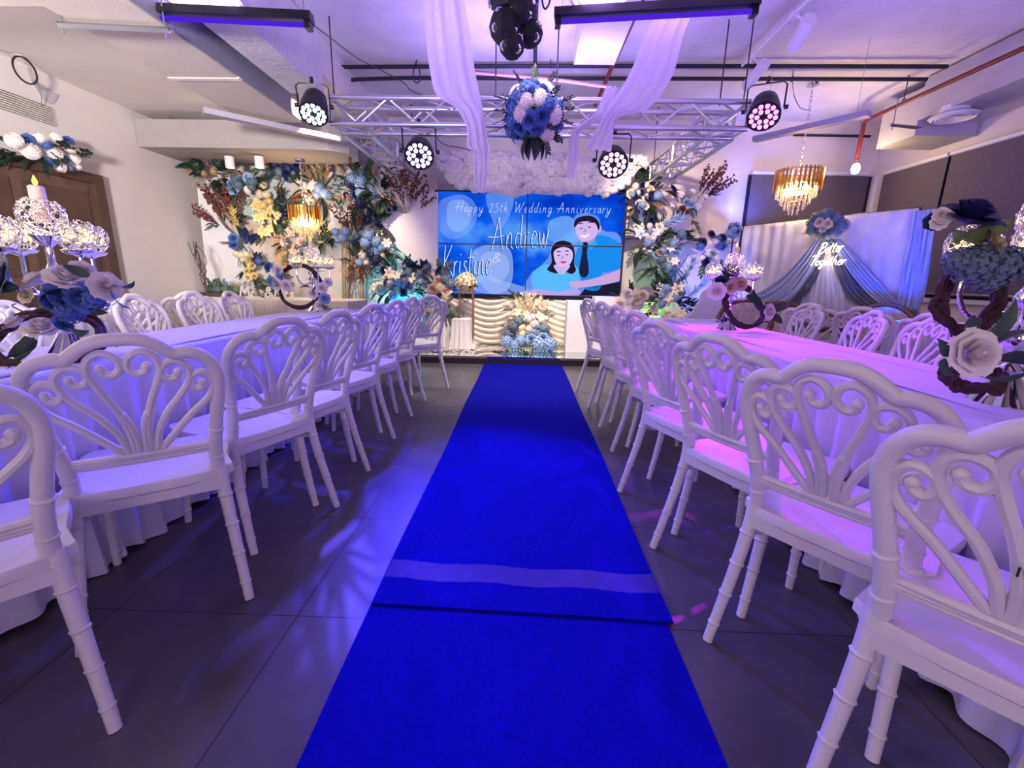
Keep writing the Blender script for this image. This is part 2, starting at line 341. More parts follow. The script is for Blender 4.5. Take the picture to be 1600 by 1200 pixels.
pipe('sprinkler_pipe', 'short red sprinkler drop in front of the flower wall', [at(546, 205, y=6.2), at(547, 255, y=6.2)], .02, 'red')
pipe('copper_pipe', 'slanting dull pink pipe between the two hanging drapes', [at(735, 112, y=4.6), at(880, 126, y=4.6), at(955, 136, y=4.6)], .016, mat('pink_pipe', (.22, .11, .12), .5, noise=.1))
t = thing('cable_trunking', 'slim white cable trunking running under the left edge of the slab', 'trunking')
for dx in (0, .05):
    a, b = at(407, 0, z=3.22), at(531, 109, z=3.22); MB().cyl(a+Vector((dx, 0, 0)), b+Vector((dx, 0, 0)), .008, n=6).build('trunking_rail', 'white', t)
def cable(label, P, r=.004): tag(MB().tube(smooth_pts(P, 5), r, 5).build('loose_cable', 'black'), label, 'cable')
cable('thin black cable sagging from the left violet tube lamp to the truss', [at(486, 36, z=2.75), at(525, 66, z=2.95), at(560, 92, y=4.5), at(600, 112, y=4.5), at(632, 130, y=4.45), at(640, 140, y=4.42), at(660, 149, y=4.42)])
cable('white looped cable hanging on the conduits above the truss', [at(652, 92, y=5.3), at(646, 112, y=5.2), at(648, 128, y=5.2), at(656, 126, y=5.2), at(655, 108, y=5.2), at(651, 100, y=5.3)], .006)
cable('thin dark cable loop hanging below the truss beside the left drape', [at(680, 205, y=4.7), at(686, 220, y=4.7), at(700, 228, y=4.7), at(716, 230, y=4.7), at(735, 235, y=4.7)])
cable('thin dark cable running down to the crystal chandelier chain', [at(1238, 126, z=3.2), at(1241, 150, y=5.75), at(1250, 168, y=5.75), at(1262, 172, y=5.75)])
# trapeze struts holding ducts
def strut(label, a, b, up, grp=None):
    t = thing('duct_strut', label, 'bracket', group=grp); a = Vector(a); b = Vector(b)
    MB().tube([a, b], .018, 4).build('strut_channel', 'grey', t, smooth=False)
    for f in (.04, .96):
        p = a.lerp(b, f); MB().cyl(p+Vector((0, 0, -.05)), p+Vector((0, 0, up)), .005, n=6).build('threaded_rod', 'grey', t)
strut('grey steel strut holding the long beige duct, top left', at(90, 38, z=2.60), at(265, 47, z=2.60), .34)
strut('grey steel strut under the right duct beside the round diffuser', at(1392, 195, z=2.80), at(1468, 203, z=2.80), .3)
strut('thin steel strut under the box duct, left of the two', at(270, 228, y=6.0), at(325, 249, y=6.5), .4)
strut('thin steel strut under the box duct, right of the two', at(400, 226, y=6.0), at(458, 249, y=6.5), .4)
# round diffusers
def diffuser(label, p, r):
    t = thing('ceiling_diffuser', label, 'air vent', p)
    MB().lathe([(r*1.0, .0), (r*1.02, .012), (r*.85, .03), (r*.6, .06), (r*.55, .12), (r*.5, .12)], n=32, cap=False).build('diffuser_collar', 'white', t)
    MB().lathe([(.0001, .006), (r*.97, .006), (r*.97, .012)], n=28).build('vent_core', 'white', t, smooth=False)
    for k in range(5):
        q = r*(.96-.19*k); MB().lathe([(q, 0), (q-.02, -.012+.006*k), (q-.055 if q > .08 else .01, .03), (q-.05 if q > .08 else .012, .034), (q-.012, .0)], n=32, cap=False).build('vent_ring', 'white', t, smooth=False)
diffuser('round white air diffuser hanging under the right duct', at(1490, 184, z=2.79), .2)
diffuser('round white air diffuser above the left violet tube lamp', at(318, 2, z=2.80), .23)
diffuser('round white air diffuser above the right violet tube lamp', at(937, -8, z=2.86), .2)
# wall vent, coil of cable and torn plaster patch
t = thing('wall_vent', 'grey slatted air grille high on the left wall', 'air vent')
MB().box((XL, 3.9, 2.49), (XL+.012, 4.84, 2.66)).build('vent_back', 'grey', t, smooth=False)
for k in range(8): MB().box((XL+.005, 3.9, 2.495+k*.0205), (XL+.022, 4.84, 2.503+k*.0205)).build('vent_slat', M['duct_tape'], t, smooth=False)
c = at(38, 104, x=-4.6); c.z -= .03; r = .10
t = thing('cable_coil', 'black coil of cable hanging near the top of the left wall', 'cable')
MB().tube([c+Vector((0, r*math.cos(a), r*1.05*math.sin(a))) for a in [2*PI*k/24 for k in range(24)]], .008, 6, closed=True).build('cable_loop', 'black', t)
MB().tube(smooth_pts([(c.x-.15, c.y-.6, 2.962), (c.x-.1, c.y-.1, 2.962), (c.x, c.y+.05, c.z+.1), (c.x-.1, c.y+.2, c.z-.1), (XL+.01, c.y+.27, c.z-.22)]), .003, 5).build('cable_tail', 'grey', t)
c = at(70, 142, x=XL+.01)
tag(MB().prism([(0, .05), (.08, .06), (.2, .02), (.26, .02), (.22, -.05), (.17, -.1), (.1, -.1), (.05, -.04)], 0, .01, mat=Matrix.Translation(c-Vector((0, .12, 0))) @ Matrix.Rotation(PI/2, 4, 'Z')).build('wall_box', M['duct_grey'], smooth=False), 'pale grey taped patch on the left wall below the cable coil', 'patch')
# linear pendant bars
M['lamp_bar'] = mat('lamp_bar_enamel', (.36, .34, .40), .5, noise=.03)
def bar(label, a, b):
    t = thing('linear_ceiling_lamp', label, 'lamp'); d = (b-a).normalized(); n = Vector((-d.y, d.x, 0))*.05; z = Vector((0, 0, .05))
    V = [a-n, b-n, b+n, a+n]; V += [v+z for v in V]
    MB().add(V, [(0,3,2,1),(4,5,6,7),(0,1,5,4),(1,2,6,5),(2,3,7,6),(3,0,4,7)]).build('lamp_housing', 'lamp_bar', t, smooth=False)
    for f in (.1, .9):
        p = a.lerp(b, f)+z; MB().cyl(p, (p.x, p.y, ZL if p.x < -2.4 else ZS), .002, n=5).build('suspension_wire', 'grey', t)
bar('slim white suspended linear lamp on the left, pointing at the truss', at(318, 178, z=2.56), at(530, 222, z=2.56))
bar('slim white suspended linear lamp on the right, pointing at the truss', at(1178, 222, z=2.62), at(1358, 182, z=2.62))
# ================================================================ carpet, stage, video wall
M['carpet'] = mat('blue_carpet', (.004, .003, .36), .95, noise=.2, nscale=60, bump=.25, bscale=300, spec=.08)
t = MB()
def runner(name, label, x0, x1, ya, yb, z, h, skew=0):
    mb = MB(); n = 40
    def fn(u, v):
        y = ya+(yb-ya)*v; zz = z+h+.0015*math.sin(9*y+4*u)
        return (x0+(x1-x0)*u+.004*math.sin(3*y), y+(skew*(u-.5) if v < .01 else 0), zz)
    mb.grid(fn, 8, n); k = len(mb.v)
    mb.grid(lambda u, v: (fn(u, v)[0], fn(u, v)[1], z), 8, n)
    def idx(i, j, o): return o+j*9+i
    for i in range(8): mb.f += [(idx(i,0,0), idx(i,0,k), idx(i+1,0,k), idx(i+1,0,0)), (idx(i,n,0), idx(i+1,n,0), idx(i+1,n,k), idx(i,n,k))]; mb.m += [0, 0]
    for j in range(n): mb.f += [(idx(0,j,0), idx(0,j+1,0), idx(0,j+1,k), idx(0,j,k)), (idx(8,j,0), idx(8,j,k), idx(8,j+1,k), idx(8,j+1,0))]; mb.m += [0, 0]
    return tag(mb.build(name, 'carpet'), label, 'carpet')
runner('aisle_carpet', 'long blue aisle carpet running up to the stage step', -.482, .512, 1.24, 5.545, .006, .007, -.04)
runner('aisle_carpet', 'blue carpet piece in the foreground, tucked under the taped joint', -.486, .492, -.9, 1.34, .0, .005)
# clear tape
m = mat('clear_tape', (.45, .3, .75), .04, noise=.05, alpha=.16, bump=.5, bscale=26)
mb = MB()
def tf(u, v):
    x = -.53+1.07*u; return (x, 1.485-.10*v-.035*u+.006*math.sin(20*u), (.0155 if -.482 < x < .512 else .004)+.0018*abs(math.sin(40*u+6*v))*(1.6 if u < .3 else .4))
mb.grid(tf, 60, 6)
tag(mb.build('packing_tape', m), 'clear shiny packing tape stuck across the blue carpet', 'tape')
# stage platform with mirror tiles and light dots
st = thing('stage_platform', 'low black stage with mirrored light dot floor tiles', 'stage')
MB().box((-1.48, 5.58, 0), (2.3, YB, .075)).build('stage_base', mat('stage_edge', (.03, .022, .022), .45, noise=.2), st, smooth=False)
m = mat('mirror_tile', (.55, .60, .58), .04, 1, noise=.05)
dots = emat('stage_dots', (.85, .95, 1), 1.6); dotp = emat('stage_dots_pink', (1, .55, 1), 1.6); dotg = emat('stage_dots_green', (.6, 1, .8), 1.5)
k = 0
for i in range(6):
    for j in range(2):
        x0 = -1.44+i*.611; y0 = 5.58+j*.70
        tt = MB().box((x0+.004, y0+.004, .075), (x0+.607, y0+.696, .1)).build('mirror_tile', m, st, smooth=False)
        mb = MB(); nn = 13
        for q in range(nn):
            for (dx, dy) in ((q/(nn-1)*.5+.055, .06), (q/(nn-1)*.5+.055, .10), (q/(nn-1)*.5+.055, .53), (q/(nn-1)*.5+.055, .57)):
                mb.lathe([(.0001, .1012), (.0075, .1012), (.0075, .1)], (x0+dx, y0+dy, 0), 6)
        mb.build('light_dots', (dots, dotp, dotg, dots)[(i+j*2) % 4], tt)['kind'] = 'stuff'
# satin skirt below the video wall
SW = 6.71
def skirt_fn(x0, x1, z0, z1):
    def fn(u, v):
        x = x0+(x1-x0)*u; z = z1+(z0-z1)*v
        c = min(range(len(SWAG)), key=lambda k: abs(SWAG[k]-x)); a, b = SWAG[max(0, c-1)], SWAG[min(len(SWAG)-1, c+1)]
        lo = max([s for s in SWAG if s <= x] or [SWAG[0]]); hi = min([s for s in SWAG if s > x] or [SWAG[-1]])
        t = (x-lo)/max(hi-lo, .01); sag = 4*t*(1-t)
        y = SW - .03 - (.016+.008*math.sin(9*x))*math.sin(2*PI*(v*8-sag*3.2+.25*math.sin(5*x)))*(.35+.65*sag) - .02*sag
        return (x, y, z)
    return fn
SWAG = [-1.8, -1.16, .08, 1.2, 2.2]
mb = MB(); mb.grid(skirt_fn(-1.45, 2.05, .105, .783), 120, 110)
o = thicken(mb.build('stage_skirt', 'satin'), .008); tag(o, 'cream satin swagged skirt hung below the video wall', 'drape')
mb = MB()      # gathered knots at the top of the swags
for sx in (-1.16, .08, 1.2):
    mb.grid(lambda u, v: (sx+(u-.5)*(.05+.34*v), SW-.10-.02*math.cos(2*PI*5*u), .78-.30*v), 30, 6)
tag(thicken(mb.build('skirt_gathers', 'satin'), .006), 'pointed cream satin gathers on the stage skirt', 'drape', kind='stuff')
tag(MB().box((-1.45, 6.66, .785), (2.0, YB-.01, .80)).build('stage_ledge', 'blackm', smooth=False), 'thin black ledge between the video wall and the satin skirt', 'shelf')
# video wall
TY = 6.62
tl, tr, br, bl = at(683, 298, y=TY), at(978, 303, y=TY), at(968, 465, y=TY), at(685, 458, y=TY)
X0, X1, Z0, Z1 = (tl.x+bl.x)/2, (tr.x+br.x)/2, (br.z+bl.z)/2, (tl.z+tr.z)/2
TW, THh = X1-X0, Z1-Z0
tv = thing('video_wall', 'large four panel video wall with blue anniversary picture', 'screen', (X0, TY, Z0))
tvroot = tv
MB().box((-.03, .03, -.06), (TW+.03, .16, THh+.02)).build('cabinet', 'black', tv, smooth=False)
def scrmat():
    m = bpy.data.materials.new('screen_blue'); m.use_nodes = True; nt = m.node_tree; nt.nodes.clear()
    tc = nt.nodes.new('ShaderNodeTexCoord'); n = nt.nodes.new('ShaderNodeTexNoise'); n.inputs['Scale'].default_value = 1.3; n.inputs['Detail'].default_value = 3
    mp = nt.nodes.new('ShaderNodeMapping'); mp.inputs['Scale'].default_value = (1, 1, 1.3); mp.inputs['Location'].default_value = (3.1, 0, 1.7)
    nt.links.new(tc.outputs['Object'], mp.inputs[0]); nt.links.new(mp.outputs[0], n.inputs['Vector'])
    r = nt.nodes.new('ShaderNodeValToRGB'); e = r.color_ramp.elements; e[0].position = .35; e[0].color = (.0, .035, .55, 1); e[1].position = .72; e[1].color = (.12, .42, 1, 1)
    k = e.new(.52); k.color = (.004, .11, .86, 1)
    em = nt.nodes.new('ShaderNodeEmission'); em.inputs[1].default_value = 1.0; o = nt.nodes.new('ShaderNodeOutputMaterial')
    nt.links.new(n.outputs['Fac'], r.inputs['Fac']); nt.links.new(r.outputs[0], em.inputs[0]); nt.links.new(em.outputs[0], o.inputs[0]); return m
sm = scrmat()
SXp, SZp = TW*.482, THh*.5      # seam position
for (a, b, c, e_) in ((0, 0, SXp, SZp), (SXp, 0, TW, SZp), (0, SZp, SXp, THh), (SXp, SZp, TW, THh)):
    p = MB().box((a+.004, .006, b+.004), (c-.004, .03, e_-.004)).build('display_panel', sm, tv, smooth=False)
    fb = MB(); q = .008
    fb.box((a, -.008, b), (c, .03, b+q)); fb.box((a, -.008, e_-q), (c, .03, e_)); fb.box((a, -.008, b+q), (a+q, .03, e_-q)); fb.box((c-q, -.008, b+q), (c, .03, e_-q))
    fb.build('bezel', 'black', p, smooth=False)
def S(px, py): p = at(px, py, y=TY); return (p.x-X0, p.z-Z0)
def flat(name, pts, col, s=1.0, lay=1, sm_=True, alpha=None, parent=None):
    P = [S(*p) for p in pts]
    if sm_: P = [(v.x, v.y) for v in smooth_pts([(a, b, 0) for a, b in P], 5, True)]
    P = [(min(max(a, .006), TW-.006), min(max(b, .006), THh-.006)) for a, b in P]
    mb = MB(); y = .0055-.0008*lay
    mb.add([(a, y, b) for a, b in P], [tuple(range(len(P)))])
    m = emat('screen_colour', col, s)
    if alpha is not None:
        nt = m.node_tree; e = [n for n in nt.nodes if n.type == 'EMISSION'][0]; o = [n for n in nt.nodes if n.type == 'OUTPUT_MATERIAL'][0]
        t = nt.nodes.new('ShaderNodeBsdfTransparent'); x = nt.nodes.new('ShaderNodeMixShader'); x.inputs[0].default_value = alpha
        nt.links.new(t.outputs[0], x.inputs[1]); nt.links.new(e.outputs[0], x.inputs[2]); nt.links.new(x.outputs[0], o.inputs[0])
    return mb.build(name, m, parent or tv, smooth=False)
bg = flat('faded_portrait', [(690, 312), (722, 304), (742, 318), (744, 345), (728, 366), (705, 374), (688, 360), (685, 330)], (.25, .45, 1), 1, 1, alpha=.35)
flat('faded_portrait', [(700, 318), (722, 312), (736, 326), (734, 348), (716, 362), (700, 352)], (.35, .55, 1), 1, 2, alpha=.4)
flat('faded_balloon', [(760, 303), (800, 306), (797, 335), (780, 360), (768, 340)], (.2, .45, 1), 1, 1, alpha=.45)
flat('faded_portrait', [(740, 392), (765, 382), (795, 388), (802, 420), (795, 450), (770, 460), (748, 440), (738, 415)], (.35, .55, 1), 1, 1, alpha=.5)
flat('faded_portrait', [(752, 400), (772, 393), (792, 402), (795, 425), (780, 442), (760, 432)], (.5, .65, 1), 1, 2, alpha=.35)
flat('faded_dress', [(750, 430), (790, 440), (822, 450), (822, 460), (745, 456)], (.45, .62, 1), 1, 3, alpha=.4)
flat('faded_cloud', [(860, 345), (890, 338), (905, 360), (895, 378), (870, 380), (855, 370)], (.25, .55, 1), 1, 1, alpha=.5)
# couple in the picture (part of the flat screen image)
flat('pictured_glow', [(897, 340), (915, 333), (935, 340), (942, 360), (970, 372), (972, 455), (830, 458), (828, 430), (845, 415), (858, 400), (862, 382), (880, 372), (893, 378)], (.22, .42, 1), 1, 3, alpha=.6)
flat('pictured_shirt', [(912, 378), (938, 367), (962, 376), (971, 388), (972, 420), (955, 424), (940, 428), (937, 452), (915, 452), (906, 432), (897, 425), (900, 395)], (.01, .27, .87), 1, 4)
flat('pictured_trousers', [(915, 450), (940, 446), (970, 440), (969, 462), (905, 462)], (.012, .012, .03), 1, 4, False)
flat('pictured_neck', [(904, 366), (926, 366), (930, 376), (916, 384), (906, 378)], (.42, .30, .62), 1, 5)
flat('pictured_tie', [(911, 379), (919, 381), (917, 395), (920, 425), (912, 434), (905, 424), (909, 396)], (.01, .015, .06), 1, 6)
flat('pictured_face', [(899, 352), (906, 343), (922, 341), (934, 350), (934, 362), (928, 372), (914, 378), (903, 371)], (.66, .47, .86), 1, 6)
flat('pictured_hair', [(897, 356), (898, 345), (906, 339), (920, 337), (931, 341), (937, 352), (935, 360), (931, 350), (922, 346), (907, 347), (901, 352)], (.015, .012, .03), 1, 7)
for (x, y) in ((908, 357), (921, 355)): flat('pictured_eye', [(x-2.5, y), (x, y-1), (x+2.5, y), (x, y+1)], (.05, .03, .08), 1, 8, parent=None)
flat('pictured_smile', [(907, 367), (914, 368), (922, 365), (916, 371), (910, 371)], (1, .92, 1), 1, 8)
flat('pictured_arm', [(972, 420), (960, 424), (935, 433), (915, 438), (892, 440), (890, 446), (900, 450), (925, 447), (950, 443), (971, 436)], (.62, .38, .72), 1, 7)
flat('pictured_dress', [(842, 418), (856, 413), (872, 424), (893, 413), (903, 420), (905, 440), (897, 455), (860, 458), (835, 452), (830, 432)], (.10, .50, 1), 1, 5)
flat('pictured_forearm', [(831, 452), (845, 452), (870, 456), (890, 452), (903, 452), (900, 461), (832, 461)], (.50, .36, .85), 1, 6)
flat('pictured_black_hair', [(862, 410), (861, 392), (867, 380), (880, 376), (893, 381), (898, 395), (897, 412), (900, 422), (893, 428), (880, 424), (868, 427), (855, 421)], (.015, .01, .02), 1, 6)
flat('pictured_neckline', [(866, 414), (890, 414), (885, 424), (878, 429), (870, 424)], (.62, .45, .85), 1, 7)
flat('pictured_woman_face', [(865, 396), (870, 389), (882, 386), (893, 391), (895, 402), (890, 413), (880, 418), (869, 412)], (.70, .52, .92), 1, 8)
for (x, y) in ((873, 399), (886, 398)): flat('pictured_eye', [(x-2.5, y), (x, y-1), (x+2.5, y), (x, y+1)], (.05, .03, .08), 1, 9)
flat('pictured_lips', [(875, 409), (880, 408), (886, 409), (880, 412)], (.7, .05, .25), 1, 9)
for pts in ([(903, 350), (907, 348), (912, 349), (907, 350)], [(918, 348), (923, 346), (928, 348), (923, 348)], [(869, 394), (873, 392), (877, 394), (873, 394)], [(882, 393), (886, 391), (890, 393), (886, 393)]): flat('pictured_brow', pts, (.04, .02, .06), 1, 9)
for pts in ([(914, 357), (917, 362), (911, 363)], [(879, 399), (881, 404), (876, 404)]): flat('pictured_nose', pts, (.50, .32, .66), 1, 9)
flat('pictured_ear', [(935, 354), (939, 353), (939, 361), (935, 363)], (.58, .40, .78), 1, 5)
flat('pictured_collar', [(905, 376), (912, 382), (905, 388), (900, 380)], (.03, .40, .95), 1, 7, False)
flat('pictured_collar', [(918, 383), (928, 376), (934, 380), (922, 391)], (.03, .40, .95), 1, 7, False)
# single stroke handwriting
GL = {
'A': (.62, [[(0,0),(.14,.4),(.33,1)], [(.33,1),(.42,.5),(.52,0)], [(-.18,.42),(.2,.38),(.55,.42)]]),
'B': (.55, [[(.08,0),(.16,.5),(.24,1)], [(.05,.85),(.3,1.02),(.5,.85),(.4,.6),(.2,.54)], [(.2,.54),(.45,.5),(.48,.2),(.25,0),(.02,.05)]]),
'H': (.66, [[(.05,0),(.12,.5),(.2,1)], [(.45,0),(.52,.5),(.6,1)], [(-.1,.45),(.3,.52),(.66,.5)]]),
'K': (.55, [[(.05,0),(.08,.5),(.12,1)], [(.5,1),(.3,.7),(.1,.45)], [(.14,.5),(.35,.25),(.6,-.05)]]),
'T': (.5, [[(.02,.95),(.3,1),(.62,.97)], [(.34,.98),(.28,.5),(.2,0)]]),
'W': (.85, [[(0,.9),(.1,1),(.14,.5),(.18,0)], [(.18,0),(.34,.5),(.46,.85)], [(.46,.85),(.44,.4),(.5,0)], [(.5,0),(.68,.5),(.85,1.05)]]),
'a': (.36, [[(.3,.42),(.15,.48),(.04,.25),(.12,.0),(.25,.12),(.3,.42)], [(.3,.42),(.29,.15),(.38,.0)]]),
'd': (.38, [[(.28,.4),(.12,.46),(.03,.22),(.12,.0),(.26,.14)], [(.34,1.0),(.29,.5),(.28,.1),(.38,.0)]]),
'e': (.32, [[(.04,.22),(.2,.28),(.27,.4),(.16,.48),(.05,.3),(.08,.05),(.2,-.01),(.34,.12)]]),
'g': (.36, [[(.28,.42),(.12,.46),(.04,.22),(.14,.02),(.28,.2)], [(.3,.44),(.28,.0),(.2,-.38),(.05,-.3),(.2,-.05),(.38,.08)]]),
'h': (.38, [[(.12,1),(.06,.5),(.04,0)], [(.05,.2),(.16,.45),(.26,.4),(.26,.1),(.36,.0)]]),
'i': (.2, [[(.08,.46),(.05,.15),(.1,.0),(.2,.06)], [(.11,.66),(.12,.70)]]),
'n': (.38, [[(.06,.46),(.04,0)], [(.05,.25),(.17,.48),(.26,.4),(.26,.08),(.36,.0)]]),
'o': (.34, [[(.18,.46),(.05,.3),(.08,.03),(.2,.0),(.29,.2),(.25,.42),(.16,.46),(.34,.4)]]),
'p': (.36, [[(.08,.48),(.04,.0),(.0,-.42)], [(.06,.3),(.18,.48),(.28,.36),(.22,.06),(.06,.06)]]),
'r': (.27, [[(.05,.46),(.04,0)], [(.05,.28),(.14,.45),(.25,.44)]]),
's': (.26, [[(.22,.42),(.1,.46),(.06,.32),(.18,.2),(.16,.02),(.02,.02)]]),
't': (.26, [[(.14,.85),(.08,.4),(.08,.06),(.2,.0)], [(-.02,.56),(.12,.58),(.28,.56)]]),
'v': (.34, [[(.03,.46),(.1,.2),(.13,.0),(.22,.25),(.3,.48)]]),
'w': (.5, [[(.03,.46),(.08,.1),(.15,.0),(.24,.4),(.26,.08),(.34,.0),(.46,.5)]]),
'y': (.36, [[(.04,.46),(.08,.1),(.2,.04),(.3,.3)], [(.32,.46),(.26,-.1),(.12,-.42),(.0,-.3),(.2,.0),(.36,.08)]]),
'2': (.4, [[(.04,.7),(.16,.85),(.3,.7),(.2,.35),(.02,.02),(.2,.04),(.38,.0)]]),
'5': (.4, [[(.34,.84),(.12,.82),(.1,.5)], [(.1,.5),(.28,.52),(.32,.25),(.18,.0),(.02,.06)]]),
'&': (.5, [[(.46,.1),(.2,.5),(.16,.75),(.28,.85),(.34,.68),(.1,.4),(.06,.15),(.2,.0),(.42,.35)]]),
' ': (.35, []),
}
def write(name, text, o, sx, sz, rad, m, parent, dx=(1, 0), shear=.15, y=0, flat_=None, gap=.03, rot=0):
    x = 0; i = 0
    for ch in text:
        wd, strokes = GL[ch]
        if strokes:
            mb = MB()
            for s in strokes:
                P = [Vector(((x+a+shear*b)*sx, 0, b*sz)) for a, b in s]
                P = smooth_pts(P, 5)
                P = [Vector((o[0]+p.x*math.cos(rot)-p.z*math.sin(rot), y, o[1]+p.x*math.sin(rot)+p.z*math.cos(rot))) for p in P]
                mb.tube(P, rad, 6) if flat_ is None else mb.tube(P, rad, 4, flat=flat_, up=(0, 1, 0))
            mb.build(name, m, parent)
        x += wd+gap
    return x
wm = emat('screen_white', (.85, .93, 1), 1.0); dk = emat('screen_navy', (.0, .04, .3), 1)
def swrite(text, a, b, hpx, rad, m=wm, y=.001, off=(0, 0), shear=.15, nm='screen_letter', gap=.03):
    A, B = S(*a), S(*b); wd = sum(GL[c][0]+gap for c in text); L = math.hypot(B[0]-A[0], B[1]-A[1]); h = hpx/690*TY*1.0
    write(nm, text, (A[0]+off[0], A[1]+off[1]), L/wd, h, rad, m, tv, y=y, rot=math.atan2(B[1]-A[1], B[0]-A[0]), shear=shear, gap=gap, flat_=.6)
swrite('Happy 25th Wedding Anniversary', (712, 331), (955, 333), 14, .0035, gap=.12)
swrite('Andrew', (768, 391), (859, 384), 46, .012, dk, .004, (-.012, -.01), gap=.05); swrite('Andrew', (768, 391), (859, 384), 46, .0085, gap=.05)
swrite('Kristine', (692, 431), (768, 428), 44, .012, dk, .004, (-.012, -.01), gap=.05); swrite('Kristine', (692, 431), (768, 428), 44, .0085, gap=.05)
swrite('&', (768, 411), (783, 410), 16, .006, wm)
# cotton cloud canopy above the screen
CY = 6.45
out = [(680, 239), (700, 238), (760, 239), (830, 240), (900, 241), (960, 242), (1013, 243), (1010, 256), (998, 264), (990, 276), (976, 290), (960, 299), (948, 303), (944, 310), (938, 302), (915, 303), (890, 301), (860, 303), (830, 300), (805, 306), (785, 302), (760, 299), (735, 296), (718, 292), (703, 282), (692, 268), (684, 255)]
mb = MB(); P = [at(x, y, y=CY) for x, y in out]
zs = [p.z for p in P]; xs = [p.x for p in P]
def inside(x, z):
    c = False; n = len(P)
    for i in range(n):
        a, b = P[i], P[(i+1) % n]
        if (a.z > z) != (b.z > z) and x < (b.x-a.x)*(z-a.z)/(b.z-a.z)+a.x: c = not c
    return c
r2 = random.Random(3); nb = 0
x = min(xs)
while x < max(xs):
    z = min(zs)
    while z < max(zs):
        qx, qz = x+r2.uniform(-.02, .02), z+r2.uniform(-.02, .02)
        if inside(qx, qz):
            rr = r2.uniform(.035, .06); mb.sph((qx, CY+r2.uniform(-.02, .03), qz), rr, 8, 5, sc=(1.15, .9, .85))
        z += .048
    x += .058
cloud = tag(mb.build('cotton_cloud', mat('cotton', (.80, .76, .74), .95, noise=.08, nscale=12, bump=1, bscale=70)), 'white fluffy cotton cloud canopy above the video wall', 'decoration')
mb = MB(); mb.prism([(p.x, p.z) for p in P], CY+.04, CY+.09); mb.build('backing_board', 'white', cloud, smooth=False)
# ---------------------------------------------------------------- truss
def truss(label, A, B, wv, hv, bays, ends=True):
    t = thing('truss', label, 'truss', A); A0 = Vector((0, 0, 0)); D = Vector(B)-Vector(A); wv = Vector(wv); hv = Vector(hv)
    off = [A0, wv, wv+hv, hv]; r = .024
    ch = [MB().cyl(o, o+D, r, n=14).mesh('chord', 'alu') for o in off]
    for c in ch: put('chord', c, t)
    for k in range(4):
        a, b = off[k], off[(k+1) % 4]
        for i in range(bays):
            p = a+D*(i/bays) if i % 2 == 0 else b+D*(i/bays)
            q = b+D*((i+1)/bays) if i % 2 == 0 else a+D*((i+1)/bays)
            MB().cyl(p, q, .0095, n=8).build('brace', 'alu', t)
    for f in (0.004, .5, .996):
        for k in range(4): MB().cyl(off[k]+D*f, off[(k+1) % 4]+D*f, .014, n=8).build('end_bar', 'alu', t)
    return t
k = 1.05
fa = Vector((-1.80, 4.42, 2.42)); fb = Vector((1.96, 4.42, 2.42))
truss('front aluminium box truss carrying the stage lamps', fa, fb, (0, .27, 0), (0, 0, .215), 14)
truss('left side truss running back to the flower wall', fa+Vector((0, .3, .0)), Vector((-1.80, 6.6, 2.42)), (.27, 0, 0), (0, 0, .215), 10)
truss('right side truss running back to the flower wall', fb+Vector((-.27, .3, .0)), Vector((1.69, 6.6, 2.42)), (.27, 0, 0), (0, 0, .215), 10)
for i, (x, y) in enumerate(((-1.78, 4.5), (-.3, 4.5), (.25, 4.5), (1.93, 4.5), (1.72, 4.5), (-1.55, 6.5), (1.7, 6.5))):
    nm = ['leftmost over the front truss', 'left of the ceiling flower ball', 'right of the ceiling flower ball', 'at the right truss corner, outer', 'at the right truss corner, inner', 'at the rear of the left truss', 'at the rear of the right truss'][i]
    tag(MB().cyl((x, y, 2.63), (x, y, ZS), .006, n=6).build('hanging_rod', 'black'), 'thin black hanging rod holding the truss, '+nm, 'rod')
# ---------------------------------------------------------------- par lamps
def par(label, p, aim, col, st, r=.1, L=.2, dense=True, off=()):
    t = thing('stage_par_lamp', label, 'stage light', p); d = (Vector(aim)-Vector(p)).normalized(); q = d.to_track_quat('-Z', 'Y').to_matrix()
    b = MB(); b.lathe([(.0001, L*.9), (r*.55, L*.9), (r*.8, L*.75), (r*.98, L*.35), (r, 0), (r*1.06, -.01), (r*1.06, .012), (r, .02)], n=28, mat=q); b.build('lamp_body', 'black', t)
    b = MB(); b.lathe([(.0001, -.002), (r*.96, -.002), (r*.96, -.012), (r*1.03, -.012), (r*1.03, .0)], n=28, mat=q); face = b.build('lamp_face', 'black', t)
    e = emat('led', col, st); n = 0
    ringm = MB().lathe([(.0001, -.016), (r*.135, -.015), (r*.155, -.004)], n=10, mat=q).mesh('led', e)
    for k_, (rr, cnt) in enumerate(((r*.40, 6), (r*.76, 12))):
        for i in range(cnt):
            a = 2*PI*i/cnt+.2*k_; put('led', ringm, face, q @ Vector((rr*math.cos(a), rr*math.sin(a), 0)))
    hz = Vector((0, 0, 1)).cross(d); hz = hz.normalized() if hz.length > .05 else Vector((1, 0, 0))
    y = MB(); w_ = r*1.18; top = Vector((0, 0, r*1.9)); c = q @ Vector((0, 0, L*.35))
    y.tube([c-hz*w_, -hz*w_+top*.9+c*.3, -hz*w_*.8+top+c*.3, hz*w_*.8+top+c*.3, hz*w_+top*.9+c*.3, c+hz*w_], .007, 4); y.build('yoke', 'black', t)
    for s in (-1, 1): MB().cyl(c+hz*w_*s, c+hz*(w_*s*1.22), .018, n=10).build('yoke_knob', 'black', t)
    MB().cyl(top+c*.3, top+c*.3+Vector((0, 0, .05)), .016, n=8).build('truss_clamp', 'black', t)
    return t
par('black stage lamp with white leds at the left truss corner', PARS['l'], PARS['l']+Vector((.15, -1, -1.6)), (.75, .88, 1), 5, .115, .26)
